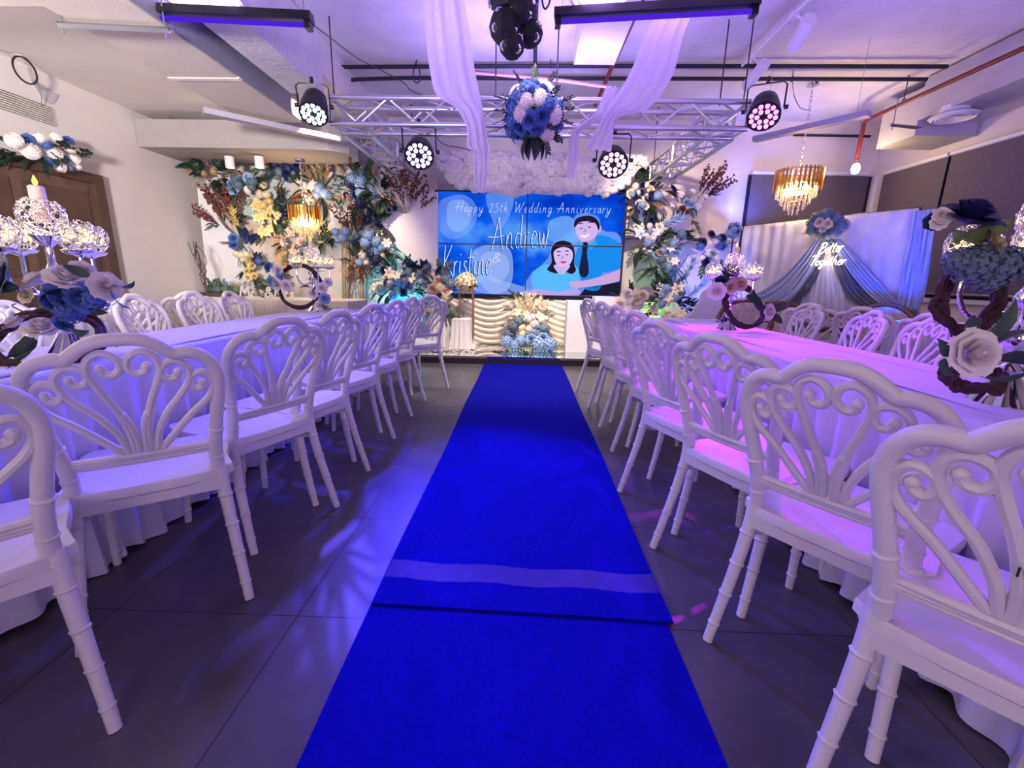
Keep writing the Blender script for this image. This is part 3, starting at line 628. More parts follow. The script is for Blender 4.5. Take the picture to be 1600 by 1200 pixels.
par('black stage lamp with bluish white leds hanging left of the flower ball', PARS['ml'], PARS['ml']+Vector((.12, -1, -.95)), (.62, .50, 1), 5, .13, .2)
par('black stage lamp with violet white leds hanging right of the flower ball', PARS['mr'], PARS['mr']+Vector((-.05, -1, -.95)), (.88, .45, 1), 4, .13, .2)
par('black stage lamp with pink leds at the right truss corner', PARS['r'], PARS['r']+Vector((-.45, -1, -1.35)), (1, .22, .95), 3.2, .125, .26)
# twin moving heads in the middle of the slab
Dp = at(800, 5, y=3.3)
t = thing('moving_head_lamp', 'black multi head effect lamp hanging top centre', 'stage light', Dp)
MB().box((-.14, -.12, .02), (.12, .12, .16)).build('lamp_base', 'black', t, smooth=False)
for (px_, py_, r) in ((792, 42, .115), (800, 70, .085), (828, 52, .085), (815, 18, .1)):
    p = at(px_, py_, y=3.3+rnd.uniform(-.04, .04))-Dp
    hq = MB(); hq.sph(p, r, 10, 6); hd = hq.build('lamp_head', 'blackm', t, smooth=False)
    for a in range(4):
        v = Vector((math.cos(a*1.6+.5), -.75, math.sin(a*1.6+.5)*.8)).normalized()
        MB().lathe([(.0001, .012), (.02, .008), (.027, 0)], p+v*r*.93, 10, mat=v.to_track_quat('Z', 'Y').to_matrix()).build('lamp_lens', 'glass', hd)
for sx in (-.15, .12): MB().box((sx, -.02, -.02), (sx+.02, .02, .3)).build('lamp_bracket', 'chrome', t, smooth=False)
MB().tube(smooth_pts([(.1, 0, .1), (.2, .0, .12), (.24, 0, .02), (.21, 0, -.03), (.19, 0, .05), (.2, 0, .3)]), .006, 6).build('power_cable', 'black', t)
# violet tube lamps
def tube_lamp(label, a, b):
    t = thing('tube_lamp', label, 'lamp'); 
    d = (b-a).normalized(); n = Vector((-d.y, d.x, 0)); up = Vector((0, 0, .035))
    V = []
    for p in (a, b): V += [p-n*.05, p+n*.05, p+n*.035+up*1.5, p-n*.035+up*1.5]
    MB().add(V, [(0,1,2,3),(7,6,5,4),(0,4,5,1),(1,5,6,2),(2,6,7,3),(3,7,4,0)]).build('lamp_housing', 'black', t, smooth=False)
    MB().cyl(a+d*.04-Vector((0, 0, .022))-n*.01, b-d*.04-Vector((0, 0, .022))-n*.01, .014, n=12).build('violet_tube', emat('uv_tube', (.10, .02, 1), .75), t)
    for f in (.02, .98):
        p = a.lerp(b, f); MB().box(p+Vector((-.018, -.03, -.045)), p+Vector((.018, .03, .0))).build('tube_socket', 'black', t, smooth=False)
        q = a.lerp(b, .04 if f < .5 else .96); MB().cyl(q+up, (q.x, q.y, 2.97 if q.x < -2.0 else ZS), .003, n=5).build('suspension_wire', 'grey', t)
tube_lamp('black violet tube lamp hanging top left', at(183, 20, z=2.7), at(488, 35, z=2.7))
tube_lamp('black violet tube lamp hanging top right of centre', at(866, 30, z=2.7), at(1185, 12, z=2.7))
# track with two white spotlights
tr_a, tr_b = at(1265, -2, z=3.24), at(1158, 104, z=3.24)
tag(MB().cyl(tr_a, tr_b, .014, n=6).build('light_track', 'white'), 'white lighting track with two spotlights on the slab', 'track')
def spotl(label, p, a, b, r):
    t = thing('track_spotlight', label, 'lamp', p); a = a-p; b = b-p
    MB().cyl(a, b, r, n=20).build('lamp_cylinder', 'white', t)
    MB().box((-.02, -.05, -.03), (.02, .05, .01)).build('track_adapter', 'white', t, smooth=False)
    MB().cyl((0, 0, 0), a.lerp(b, .15), .012, n=8).build('lamp_arm', 'white', t)
spotl('white track spotlight nearer the camera, hanging off the track', tr_a.lerp(tr_b, .18), at(1266, 28, z=3.12), at(1240, 74, z=3.02), .055)
spotl('white track spotlight above the right truss corner', tr_a.lerp(tr_b, .82), at(1196, 98, z=3.08), at(1165, 136, z=2.98), .05)
# two recessed cylinder downlights lighting the flower wall
for i, x in enumerate((360, 406)):
    p = at(x, 262, y=6.15); t = thing('cylinder_downlight', 'small white lit cylinder downlight over the flower wall, '+('left' if i == 0 else 'right')+' of the pair', 'lamp', p)
    MB().cyl((0, 0, 0), (0, 0, .13), .055, n=20).build('lamp_cylinder', 'white', t)
    MB().lathe([(.0001, -.002), (.045, -.002), (.045, .003)], n=18).build('lamp_glow', emat('warm_white', (1, .93, .78), 6), t)
    spot('downlight_beam', p+Vector((0, 0, -.02)), p+Vector((0, .3, -2)), (1, .85, .6), 26, 80, .7)
# warm bulb
p = at(1337, 263, y=rb.y+.1); t = thing('pendant_bulb', 'glaring warm bulb below the red pipe', 'lamp', p)
MB().lathe([(.0001, -.07), (.035, -.055), (.05, -.01), (.04, .03), (.02, .06), (.0001, .065)], n=16).build('bulb', emat('bulb_glow', (1, .78, .42), 14), t)
MB().cyl((0, 0, .05), (0, 0, .1), .025, n=12).build('bulb_socket', 'copper', t)
point('bulb_light', p+Vector((-.08, -.12, -.02)), (1, .72, .4), 18, .05)
# chandeliers
def chandelier(label, p, R, H, ceil, rodz=True):
    t = thing('crystal_chandelier', label, 'chandelier', p)
    MB().lathe([(R*.97, 0), (R, .0), (R, .012), (R*.97, .012)], n=32, cap=False).build('top_ring', 'gold', t)
    pr = MB(); pr.box((-.011, -.006, -.5), (.011, .006, .5)); bar_ = pr.mesh('gold_bar', 'gold', False)
    pr = MB(); pr.tube([(0,0,-.5), (0,0,.5)], [.009, .009], 6); cr = pr.mesh('crystal_bar', M['crystal_warm'], False)
    n = 34
    for i in range(n):
        a = 2*PI*i/n; h = H*.42*(1+.14*((i % 3)-1)); put('gold_bar', bar_, t, (R*math.cos(a), R*math.sin(a), -h*.5+H*.06), (0, 0, a+PI/2), (1, 1, h))
    for (rr, z, h, n) in ((.82, -.42, .30, 26), (.62, -.58, .26, 18), (.42, -.72, .22, 11), (.2, -.84, .2, 5)):
        for i in range(n):
            a = 2*PI*i/n; put('crystal_bar', cr, t, (R*rr*math.cos(a), R*rr*math.sin(a), z*H), (0, 0, a), (1, 1, h*H))
        MB().lathe([(R*rr*.98, 0), (R*rr*1.02, 0), (R*rr*1.02, .01), (R*rr*.98, .01)], (0, 0, (z+h/2)*H), n=28, cap=False).build('inner_ring', 'gold', t)
    for i in range(5):
        a = 2*PI*i/5; MB().sph((R*.45*math.cos(a), R*.45*math.sin(a), -.36*H), .028, 10, 6, sc=(1, 1, 1.5)).build('candle_bulb', emat('chandelier_bulb', (1, .66, .25), 16), t)
    L = ceil-p.z
    if L > .05:
        lk = MB(); n = int(L/.045)
        for i in range(n): 
            c = Vector((0, 0, .02+i*.045)); ax = Vector((1, 0, 0)) if i % 2 else Vector((0, 1, 0))
            lk.tube([c+ax*(.012*math.cos(b))+Vector((0, 0, .03*math.sin(b))) for b in [2*PI*k/8 for k in range(8)]], .004, 5, closed=True)
        lk.build('hanging_chain', 'chrome', t)
        MB().lathe([(.0001, L-.03), (.06, L-.025), (.065, L-.004)], n=20).build('ceiling_rose', 'chrome', t)
    point('chandelier_light', p+Vector((0, -R*.2, -.35*H)), (1, .68, .34), 34 if R > .2 else 22, .1)
    return t
M['crystal_warm'] = mat('crystal_rod', (1, .93, .8), .05, noise=.02, trans=.85, ior=1.45)
chandelier('gold and crystal chandelier hanging by a chain on the right', at(1249, 270, y=5.75), .25, .5, ZS)
chandelier('gold and crystal chandelier glowing in front of the flower wall on the left', at(475, 326, y=6.35), .20, .46, 2.57)
# ================================================================ chairs
def lean(v): return -.19 - .135*max(0, (v-.45)/.49)**1.2
def bp(u, v, dy=0):
    if v > .55: v = .55+(v-.55)*.935
    u *= .965
    return Vector((u, lean(v)-.022*(1-(u/.2)**2)*max(0, (v-.45)/.49)+dy, v))
def leg_tube(P, r0, r1, rings=5):
    P = smooth_pts(P, 6); N = len(P); L = [0]
    for i in range(1, N): L.append(L[-1]+(P[i]-P[i-1]).length)
    mb = MB(); mb.tube(P, [r0+(r1-r0)*l/L[-1] for l in L], 10)
    for k in range(1, rings+1):
        s = L[-1]*k/(rings+.6); i = max(j for j in range(N-1) if L[j] <= s); f = (s-L[i])/(L[i+1]-L[i]); c = P[i].lerp(P[i+1], f); d = (P[i+1]-P[i]).normalized()
        r = r0+(r1-r0)*s/L[-1]; mb.tube([c-d*.006, c-d*.003, c, c+d*.003, c+d*.006], [r*.98, r*1.13, r*1.2, r*1.13, r*.98], 10)
    return mb
def make_chair_meshes():
    me = {}
    half = [(0,.930), (.04,.928), (.075,.912), (.103,.888), (.118,.878), (.145,.880), (.178,.868), (.203,.838), (.214,.795), (.212,.745), (.203,.69), (.192,.62), (.183,.55), (.180,.50), (.180,.455)]
    P = [bp(-u, v) for u, v in reversed(half[1:])]+[bp(u, v) for u, v in half]
    P = smooth_pts(P, 4); mb = MB(); mb.tube(P, [.0175 if p.z > .8 else .0175+.003*(.8-p.z)/.35 for p in P], 10)
    for s in (-1, 1):
        for v in (.50, .60):
            u = .180 if v < .55 else .190; c = bp(s*u, v); d = (bp(s*(u+.004), v+.03)-c).normalized()
            mb.tube([c-d*.006, c-d*.003, c, c+d*.003, c+d*.006], [.0195, .0225, .0235, .0225, .0195], 10)
    me['back_frame'] = mb.mesh('back_frame', 'resin')
    # scroll stems
    mb = MB()
    def sc(pts, s):
        P = smooth_pts([bp(s*u, v) for u, v in pts], 5); N = len(P)
        mb.tube(P, [.0105 if i < N*.75 else .0105+.001*math.sin((i-N*.75)/(N*.25)*PI) for i in range(N)], 8)
        mb.sph(P[-1], .0125, 8, 5)
    for s in (-1, 1):
        sc([(.020,.562), (.022,.63), (.038,.71), (.064,.785), (.078,.835), (.070,.874), (.042,.892), (.014,.876), (.007,.848), (.022,.826), (.043,.828), (.050,.846)], s)
        sc([(.034,.560), (.046,.62), (.078,.69), (.118,.745), (.142,.79), (.142,.832), (.118,.855), (.088,.848), (.078,.822), (.090,.800), (.111,.802), (.118,.818)], s)
        sc([(.046,.560), (.078,.60), (.130,.665), (.178,.715), (.199,.755), (.196,.792), (.173,.812), (.147,.800), (.139,.776), (.152,.757), (.170,.762), (.173,.776)], s)
        sc([(.012,.560), (.010,.60), (.018,.66), (.030,.69)], s)
    me['scroll_fan'] = mb.mesh('scroll_fan', 'resin')
    mb = MB()
    for z, rr in ((.548, .0105), (.528, .0085)):
        mb.tube(smooth_pts([bp(-.182, z), bp(-.08, z, -.004), bp(0, z, -.006), bp(.08, z, -.004), bp(.182, z)], 4), rr, 8)
    mb.tube([bp(x, .538, -.005) for x in (-.182, -.09, 0, .09, .182)], .008, 8)
    me['lower_rail'] = mb.mesh('lower_rail', 'resin')
    # seat
    out = [(-.185,-.205), (.185,-.205), (.205,-.06), (.218,.12), (.200,.19), (.15,.212), (-.15,.212), (-.200,.19), (-.218,.12), (-.205,-.06)]
    pts = smooth_pts([(x, y, 0) for x, y in out], 3, True)
    mb = MB(); n = len(pts); zz = [(.97, .418), (1, .424), (1, .446), (.985, .452), (.9, .450), (.5, .444), (.02, .442)]
    V = [(p.x*k, p.y*k, z) for k, z in zz for p in pts]
    F = [(i*n+k, i*n+(k+1) % n, (i+1)*n+(k+1) % n, (i+1)*n+k) for i in range(len(zz)-1) for k in range(n)]+[tuple(reversed(range(n))), tuple((len(zz)-1)*n+k for k in range(n))]
    mb.add(V, F); mb.box((-.178, -.212, .385), (.178, -.192, .424)); mb.box((-.19, .17, .39), (.19, .188, .42))
    me['seat'] = mb.mesh('seat', 'resin')
    for s, k in ((-1, 'l'), (1, 'r')):
        me['rear'+k] = leg_tube([(s*.180, -.19, .46), (s*.182, -.197, .38), (s*.192, -.225, .24), (s*.203, -.262, .10), (s*.210, -.290, 0.0)], .0205, .0145, 4).mesh('leg', 'resin')
        me['front'+k] = leg_tube([(s*.172, .165, .43), (s*.176, .172, .3), (s*.182, .182, .12), (s*.186, .19, 0)], .0185, .0135, 4).mesh('leg', 'resin')
        mb = MB(); mb.tube(smooth_pts([(s*.184, -.20, .36), (s*.17, -.12, .345), (s*.165, -.05, .37), (s*.16, .0, .42)], 5), .0095, 8)
        mb.tube(smooth_pts([(s*.175, .168, .35), (s*.168, .10, .35), (s*.165, .05, .38), (s*.16, .02, .42)], 5), .0095, 8)
        me['brace'+k] = mb.mesh('corner_brace', 'resin')
    return me
CM = make_chair_meshes()
def chair(x, y, phi, label, grp, z=0):
    t = thing('banquet_chair', label, 'chair', (x, y, z), math.radians(phi), grp)
    for k, nm in (('seat', 'seat'), ('back_frame', 'back_frame'), ('scroll_fan', 'scroll_fan'), ('lower_rail', 'lower_rail'), ('rearl', 'leg'), ('rearr', 'leg'), ('frontl', 'leg'), ('frontr', 'leg'), ('bracel', 'corner_brace'), ('bracer', 'corner_brace')):
        put(nm, CM[k], t)
    return t
def by_foot(fx, fy, phi, s):
    a = math.radians(phi); lx, ly = s*.21, -.29
    return fx-(math.cos(a)*lx-math.sin(a)*ly), fy-(math.sin(a)*lx+math.cos(a)*ly)
ords = ['first', 'second', 'third', 'fourth', 'fifth', 'sixth', 'seventh', 'eighth']
L = [(-.961, .82, 48), (-.909, 1.273, 36), (-.868, 1.90, 66), (-.858, 2.31, 74), (-.861, 2.832, 73), (-.868, 3.338, 74), (-.86, 3.795, 70), (-.731, 4.259, 46)]
for i, (fx, fy, ph) in enumerate(L):
    x, y = by_foot(fx, fy, ph, 1)
    lb = 'white scroll-back resin chair cut off by the left frame edge in the foreground' if i == 0 else ('white scroll-back resin chair turned to the stage, last in the left aisle row' if i == 7 else 'white scroll-back resin chair, %s from the camera in the left aisle row' % ords[i])
    chair(x, y, ph, lb, 'chairs along the left side of the aisle')
Rr = [(.617, .72, -48), (.597, 1.166, -54), (.566, 1.651, -64), (.531, 2.146, -68), (.599, 2.71, -72), (.601, 3.195, -74), (.586, 3.706, -74), (.544, 4.262, -70)]
for i, (fx, fy, ph) in enumerate(Rr):
    x, y = by_foot(fx, fy, ph, -1)
    lb = 'white scroll-back resin chair with two dark chips in its back, at lower right' if i == 0 else ('white scroll-back resin chair closest to the stage in the right aisle row' if i == 7 else 'white scroll-back resin chair, %s from the camera in the right aisle row' % ords[i])
    chair(x, y, ph, lb, 'chairs along the right side of the aisle')
for i, (x, y, ph) in enumerate([(-2.35, 2.22, -90), (-2.33, 3.0, -86), (-2.35, 3.55, -92), (-2.34, 4.02, -88)]):
    chair(x, y, ph, 'white resin chair on the wall side of the left table, %s from the camera' % ords[i], 'chairs on the wall side of the left table')
for i, (x, y, ph) in enumerate([(-3.1, 2.35, 66), (-3.12, 3.28, 66), (-3.18, 3.98, 62)]):
    chair(x, y, ph, 'white resin chair at the second left table, %s' % ['half hidden by the rose candelabra', 'in front of the bare wall', 'nearest the cake table'][i], 'chairs at the second left table')
for i, (x, y, ph) in enumerate([(2.04, 3.72, 86), (2.05, 3.12, 80), (2.06, 2.66, 80), (2.07, 2.24, 74), (2.08, 1.80, 76)]):
    chair(x, y, ph, 'violet lit resin chair on the window side of the right table, %s from the stage' % ords[i], 'chairs on the window side of the right table')
for i, (x, y, ph) in enumerate([(2.72, 4.25, -38), (2.93, 3.72, -60), (2.9, 3.02, -66), (2.9, 2.4, -70)]):
    chair(x, y, ph, 'white resin chair facing the blinds at the second right table, %s from the stage' % ords[i], 'chairs at the second right table')
# chipped paint marks on the nearest right chair
rc = [o for o in C.objects if o.get('label', '').startswith('white scroll-back resin chair with two dark chips')][0]
for u, v in ((-.030, .675), (.024, .665)):
    MB().box((-.0015, -.001, -.012), (.0015, .001, .012)).build('chip_mark', 'blackm', rc, smooth=False, loc=bp(u, v, -.0115))
# ================================================================ tables
def cloth_mesh(w, l, h, m, seed=0, pw=.11, amp=.020, top=True, band=.05, bot=.012, flare=.03):
    r = .03; P = []; step = .012
    def seg(a, b):
        d = Vector(b)-Vector(a); n = max(2, int(d.length/step)); return [Vector(a)+d*(i/n) for i in range(n)]
    x, y = w/2, l/2
    P = seg((-x, -y, 0), (x, -y, 0))+seg((x, -y, 0), (x, y, 0))+seg((x, y, 0), (-x, y, 0))+seg((-x, y, 0), (-x, -y, 0))
    n = len(P); rr = random.Random(seed); ph = 0; wob = []
    cur = 0; fr = pw
    for i in range(n):
        cur += step/fr*2*PI
        if i % 12 == 0: fr = pw*rr.uniform(.75, 1.35)
        wob.append(cur)
    def nrm(p):
        v = Vector((max(-1, min(1, (abs(p.x)-x+.1)/.1))*math.copysign(1, p.x) if abs(p.x) > x-.1 else 0, max(-1, min(1, (abs(p.y)-y+.1)/.1))*math.copysign(1, p.y) if abs(p.y) > y-.1 else 0, 0))
        return v.normalized() if v.length > 0 else Vector((1, 0, 0))
    N = [nrm(p) for p in P]
    lev = [(0, -.012), (-.006, -.002), (-.014, 0), (-.03, .002), (-band, .004)]+[(-band-(h-bot-band)*k/10, 0) for k in range(1, 11)]
    V = []
    for k, (dz, o) in enumerate(lev):
        f = max(0, (-dz-band)/(h-band)); 
        for i in range(n):
            a = amp*(f**.5 if f > 0 else 0)*(math.sin(wob[i])+.35*math.sin(wob[i]*.43+seed))
            zz = h+dz+(.012*math.sin(wob[i]*.31) if k == len(lev)-1 else 0)
            q = P[i]+N[i]*(o+a+flare*f*f+.006); V.append((q.x, q.y, max(.004, zz)))
    F = [(k*n+i, k*n+(i+1) % n, (k+1)*n+(i+1) % n, (k+1)*n+i) for k in range(len(lev)-1) for i in range(n)]
    mb = MB(); mb.add(V, F)
    mb.add([V[i] for i in range(n)], [tuple(range(n))])
    mb.box((-x+.01, -y+.01, h-.001), (x-.01, y-.01, h+.0005))
    return mb
def table(x0, x1, y0, y1, h, label, clabel, m='cloth', seed=0, rz=0, skirtm=None, **k):
    t = thing('banquet_table', label, 'table', ((x0+x1)/2, (y0+y1)/2, 0), rz); w, l = x1-x0-.05, y1-y0-.05
    MB().box((-w/2, -l/2, h-.035), (w/2, l/2, h-.006)).build('tabletop', 'grey', t, smooth=False)
    for a in (-1, 1):
        for b in (-1, 1): MB().cyl((a*(w/2-.06), b*(l/2-.1), 0), (a*(w/2-.06), b*(l/2-.1), h-.035), .014).build('leg', 'grey', t)
    c = cloth_mesh(x1-x0, y1-y0, h, m, seed, **k).build('tablecloth', m); c.location = ((x0+x1)/2, (y0+y1)/2, 0); c.rotation_euler = (0, 0, rz)
    tag(c, clabel, 'tablecloth'); return t
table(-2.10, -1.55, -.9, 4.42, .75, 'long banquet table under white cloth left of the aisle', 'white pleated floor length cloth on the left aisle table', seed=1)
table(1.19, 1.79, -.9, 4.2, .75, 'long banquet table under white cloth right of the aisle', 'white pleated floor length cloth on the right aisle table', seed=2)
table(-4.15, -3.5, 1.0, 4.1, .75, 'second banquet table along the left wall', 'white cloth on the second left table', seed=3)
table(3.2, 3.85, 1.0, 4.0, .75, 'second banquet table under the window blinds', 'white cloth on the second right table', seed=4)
table(-4.2, -2.15, 5.55, 6.1, .77, 'display table before the flower wall', 'cream pleated skirt cloth on the display table', 'satin', seed=5, pw=.07, amp=.012, band=.012, flare=.0, rz=-.07)
table(-2.0, -1.5, 5.85, 6.3, .70, 'small side table beside the display table', 'dark blue pleated skirt cloth on the small side table', mat('blue_satin', (.05, .12, .28), .4, noise=.1), seed=6, pw=.05, amp=.012, band=.01, flare=0)
# table runners: loose upper cloth with creases
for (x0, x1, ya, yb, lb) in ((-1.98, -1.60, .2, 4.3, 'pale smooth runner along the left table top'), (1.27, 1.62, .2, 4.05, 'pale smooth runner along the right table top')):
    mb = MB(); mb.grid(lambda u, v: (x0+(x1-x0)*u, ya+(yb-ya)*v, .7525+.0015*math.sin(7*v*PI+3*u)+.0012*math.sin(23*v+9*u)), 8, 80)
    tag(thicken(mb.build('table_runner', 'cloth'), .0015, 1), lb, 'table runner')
# draped plinths and boxes on the stage
def plinth(x, y, w, h, z, label, m, seed):
    c = cloth_mesh(w, w, h, m, seed, pw=.06, amp=.012, band=.01, flare=.06, bot=.0).build('draped_plinth', m); c.location = (x, y, z); tag(c, label, 'plinth')
p = at(722, 497, y=6.25); plinth(p.x, p.y, .24, p.z-.1, .1, 'small plinth in silver satin on the stage, left of the flowers', 'satin_grey', 8)
p = at(700, 520, y=6.3)
tag(MB().box((.60, 6.1, .1), (.92, 6.4, .80)).build('display_box', 'white', smooth=False), 'tall plain white box on the stage behind the right chairs', 'box')
tag(MB().box((.98, 6.15, .1), (1.6, 6.45, .86)).build('display_box', 'white', smooth=False), 'wider white box behind the right chairs holding white flowers', 'box')
# ================================================================ photo corner on the right
PA, PB, PZ = Vector((3.03, 6.5, 0)), Vector((3.92, 4.78, 0)), 1.84
PD = (PB-PA).normalized(); PN = Vector((PD.y, -PD.x, 0))
if PN.dot(-PA) < 0: PN = -PN
def pl(px, py, off=0):          # point of the photo corner plane seen at a pixel of the photograph
    d = F0 + R0*((px-800)/FPX) - U0*((py-600)/FPX); A = PA+PN*off
    t = (A-EYE).dot(PN)/d.dot(PN); return EYE+d*t
t = thing('backdrop_stand', 'metal frame of the photo corner drape', 'stand')
for p in (PA, PB): MB().cyl(p, p+Vector((0, 0, PZ)), .014).build('stand_pole', 'black', t)
MB().cyl(PA+Vector((0, 0, PZ)), PB+Vector((0, 0, PZ)), .012).build('top_rail', 'black', t)
for p in (PA, PB): MB().box(p+Vector((-.15, -.15, 0)), p+Vector((.15, .15, .012))).build('base_plate', 'black', t, smooth=False)
def drape(label, a, b, z0, z1, amp, nf, m, nm='backdrop_curtain', wr=0):
    mb = MB(); n = PN
    def fn(u, v):
        q = a.lerp(b, u); o = amp*math.sin(2*PI*nf*u+.7*math.sin(5*v))*(.4+.6*v)+wr*math.sin(31*u+17*v)*math.sin(23*v-11*u)
        q = q+n*(o+.03); return (q.x, q.y, z1+(z0-z1)*v)
    mb.grid(fn, 120, 40); return tag(thicken(mb.build(nm, m), .004), label, 'curtain')
M['curtain'] = mat('silver_curtain', (.62, .60, .60), .55, noise=.05, bump=.5, bscale=9, sheen=.3)
drape('crinkled silver grey curtain of the photo corner, left part', PA, PA.lerp(PB, .53), .04, PZ, .012, 7, 'curtain', wr=.008)
drape('crinkled curtain of the photo corner lit deep blue', PA.lerp(PB, .54), PA.lerp(PB, 1.0), .04, PZ, .012, 6, 'curtain', wr=.01)
M['sheer'] = sheer('white_sheer', (.75, .73, .78), .82)
def ribbon(label, rows, m, nf, amp, nm='sheer_drape', cat='drape', depth=Vector((0, -1, 0)), off=0):
    # rows: list of (left point, right point)
    Ls = smooth_pts([r[0] for r in rows], 8); Rs = smooth_pts([r[1] for r in rows], 8); n = len(Ls); W = 60; mb = MB()
    def fn(u, v):
        j = min(n-1, int(round(v*(n-1)))); a, b = Ls[j], Rs[j]; q = a.lerp(b, u); wd = (b-a).length
        o = min(amp, wd*.22)*(math.sin(2*PI*nf*u+.8*math.sin(2.2*v*PI))+.4*math.sin(2*PI*nf*1.7*u+2+3*v)); q = q+depth*(o+off); return q
    mb.grid(fn, W, n-1); return tag(mb.build(nm, m), label, cat)
f0 = (1290, 372)
def prow(*pp, off=.1): return [(pl(*a, off), pl(*b, off)) for a, b in pp]
M['swag_pale'] = mat('swag_pale_blue', (.42, .48, .58), .6, noise=.08, sheen=.3); M['swag_dark'] = mat('swag_slate', (.10, .11, .14), .6, noise=.08, sheen=.3)
ribbon('pale blue tulle swag falling left from the neon flower', prow(((1275, 375), (1290, 378)), ((1245, 410), (1272, 420)), ((1210, 440), (1240, 465)), ((1180, 458), (1205, 488)), ((1160, 466), (1178, 500))), 'swag_pale', 5, .02, depth=PN)
ribbon('dark slate tulle swag below the left pale one', prow(((1284, 380), (1294, 380)), ((1258, 425), (1278, 432)), ((1222, 462), (1250, 474)), ((1195, 485), (1218, 500)), off=.07), 'swag_dark', 4, .02, depth=PN)
ribbon('blue tulle swag sweeping right to the blue uplight', prow(((1300, 375), (1312, 372)), ((1322, 415), (1342, 402)), ((1355, 458), (1372, 436)), ((1392, 486), (1400, 470)), ((1404, 492), (1410, 484)), off=.12), 'swag_pale', 5, .02, depth=PN)
ribbon('dark slate tulle swag under the right blue one', prow(((1296, 380), (1304, 380)), ((1308, 430), (1326, 420)), ((1330, 472), (1358, 462)), ((1388, 500), (1402, 490)), off=.08), 'swag_dark', 4, .02, depth=PN)
ribbon('pale upright tulle curtain at the right end of the photo corner', prow(((1428, 330), (1464, 326)), ((1420, 380), (1458, 378)), ((1408, 430), (1450, 430)), ((1402, 470), (1440, 475)), ((1398, 500), (1425, 505)), off=.10), 'swag_pale', 5, .02, depth=PN)
ribbon('cream upright tulle centre panel under the neon sign', prow(((1284, 385), (1306, 385)), ((1262, 440), (1320, 440)), ((1240, 500), (1340, 500)), off=.045), 'sheer', 8, .015, depth=PN)
up = pl(1404, 500, .80); t = thing('uplight_par', 'small black floor light glowing blue at the foot of the photo curtain', 'stage light', (up.x, up.y, up.z-.08))
MB().lathe([(.0001, 0), (.05, 0), (.055, .03), (.055, .07), (.0001, .065)], n=20).build('lamp_body', 'black', t); MB().cyl((0, 0, -up.z+.09), (0, 0, 0), .012).build('stand_pole', 'black', t); MB().cyl((0, 0, -up.z+.085), (0, 0, -up.z+.10), .12, n=20).build('stand_base', 'black', t)
MB().lathe([(.0001, .072), (.045, .072), (.045, .068)], n=20).build('lamp_glow', emat('blue_glow', (.05, .5, 1), 3), t)
spot('uplight_beam', up+Vector((0, 0, .01)), pl(1372, 395, .0), (.0, .05, 1), 90, 64, .8)
# neon sign
ns = thing('neon_sign', 'white glowing neon script sign reading Better Together', 'neon sign')
nm_ = emat('neon_white', (1, .84, .68), 3)
def nwrite(text, pa, pb, h):
    A, B = pl(*pa, .17), pl(*pb, .17); L = (B-A).length; wd = sum(GL[c][0]+.0 for c in text); hz = h
    root = bpy.data.objects.new('x', None)
    x = 0
    for ch in text:
        w_, st_ = GL[ch]
        mb = MB()
        for s in st_:
            P = smooth_pts([A+(B-A)*((x+a+.18*b)/wd)+Vector((0, 0, b*hz)) for a, b in s], 5); mb.tube(P, .0055, 6)
        mb.build('neon_letter', nm_, ns); x += w_
    bpy.data.objects.remove(root)
nwrite('Better', (1278, 397), (1316, 392), .115); nwrite('Together', (1263, 415), (1320, 413), .105)
p = pl(1292, 400, .22); point('neon_glow', p, (1, .8, .6), 3.5, .06)
# ornate sofa in front of the photo corner
def sofa():
    c = Vector((2.96, 5.50, 0)); a = math.atan2(PD.y, PD.x)
    t = thing('carved_sofa', 'ornate gold carved sofa with cream cushions before the photo curtain', 'sofa', c, a)
    W = 1.35
    up = mat('sofa_damask', (.50, .42, .33), .6, noise=.35, nscale=18, bump=.2); wood = mat('sofa_gilt_wood', (.16, .09, .05), .35, .5, noise=.5, nscale=25, bump=.6, bscale=40)
    MB().box((-W/2, -.32, .30), (W/2, .30, .46)).build('seat', up, t, smooth=False)
    mb = MB(); pts = [(-W/2+.05, .44), (W/2-.05, .44)]+[(x, .74+.07*math.cos(x*4.2)) for x in [W/2-.05-k*(W-.1)/16 for k in range(17)]]
    mb.prism(pts, .28, .34); mb.build('backrest', up, t, smooth=False)
    mb = MB(); mb.tube(smooth_pts([(-W/2, .31, .42), (-W/2-.02, .31, .62)]+[(x, .31, .77+.07*math.cos(x*4.2)) for x in [-W/2+.05+k*(W-.1)/14 for k in range(15)]]+[(W/2+.02, .31, .62), (W/2, .31, .42)], 4), .026, 8)
    for k in range(26): x = -W/2+.03+k*(W-.06)/25; mb.sph((x, .30, .79+.07*math.cos(x*4.2)), .022, 6, 4)
    mb.build('carved_rail', wood, t)
    for s in (-1, 1):
        mb = MB(); mb.tube(smooth_pts([(s*W/2, .30, .62), (s*(W/2+.05), .1, .60), (s*(W/2+.06), -.2, .62), (s*(W/2+.03), -.34, .58), (s*(W/2+.02), -.36, .52), (s*(W/2), -.32, .46), (s*(W/2), -.30, .3)], 5), .03, 8); mb.build('armrest', wood, t)
        for y in (-.28, .28):
            mb = MB(); mb.tube(smooth_pts([(s*(W/2-.04), y, .31), (s*(W/2), y*1.08, .2), (s*(W/2-.03), y, .1), (s*(W/2+.0), y*1.1, 0)], 4), [.035]*5+[.028]*4+[.02]*4, 8); mb.build('leg', wood, t)
    MB().box((-W/2, -.34, .26), (W/2, -.30, .31)).build('front_rail', wood, t, smooth=False)
    return t, a, c
sofa()
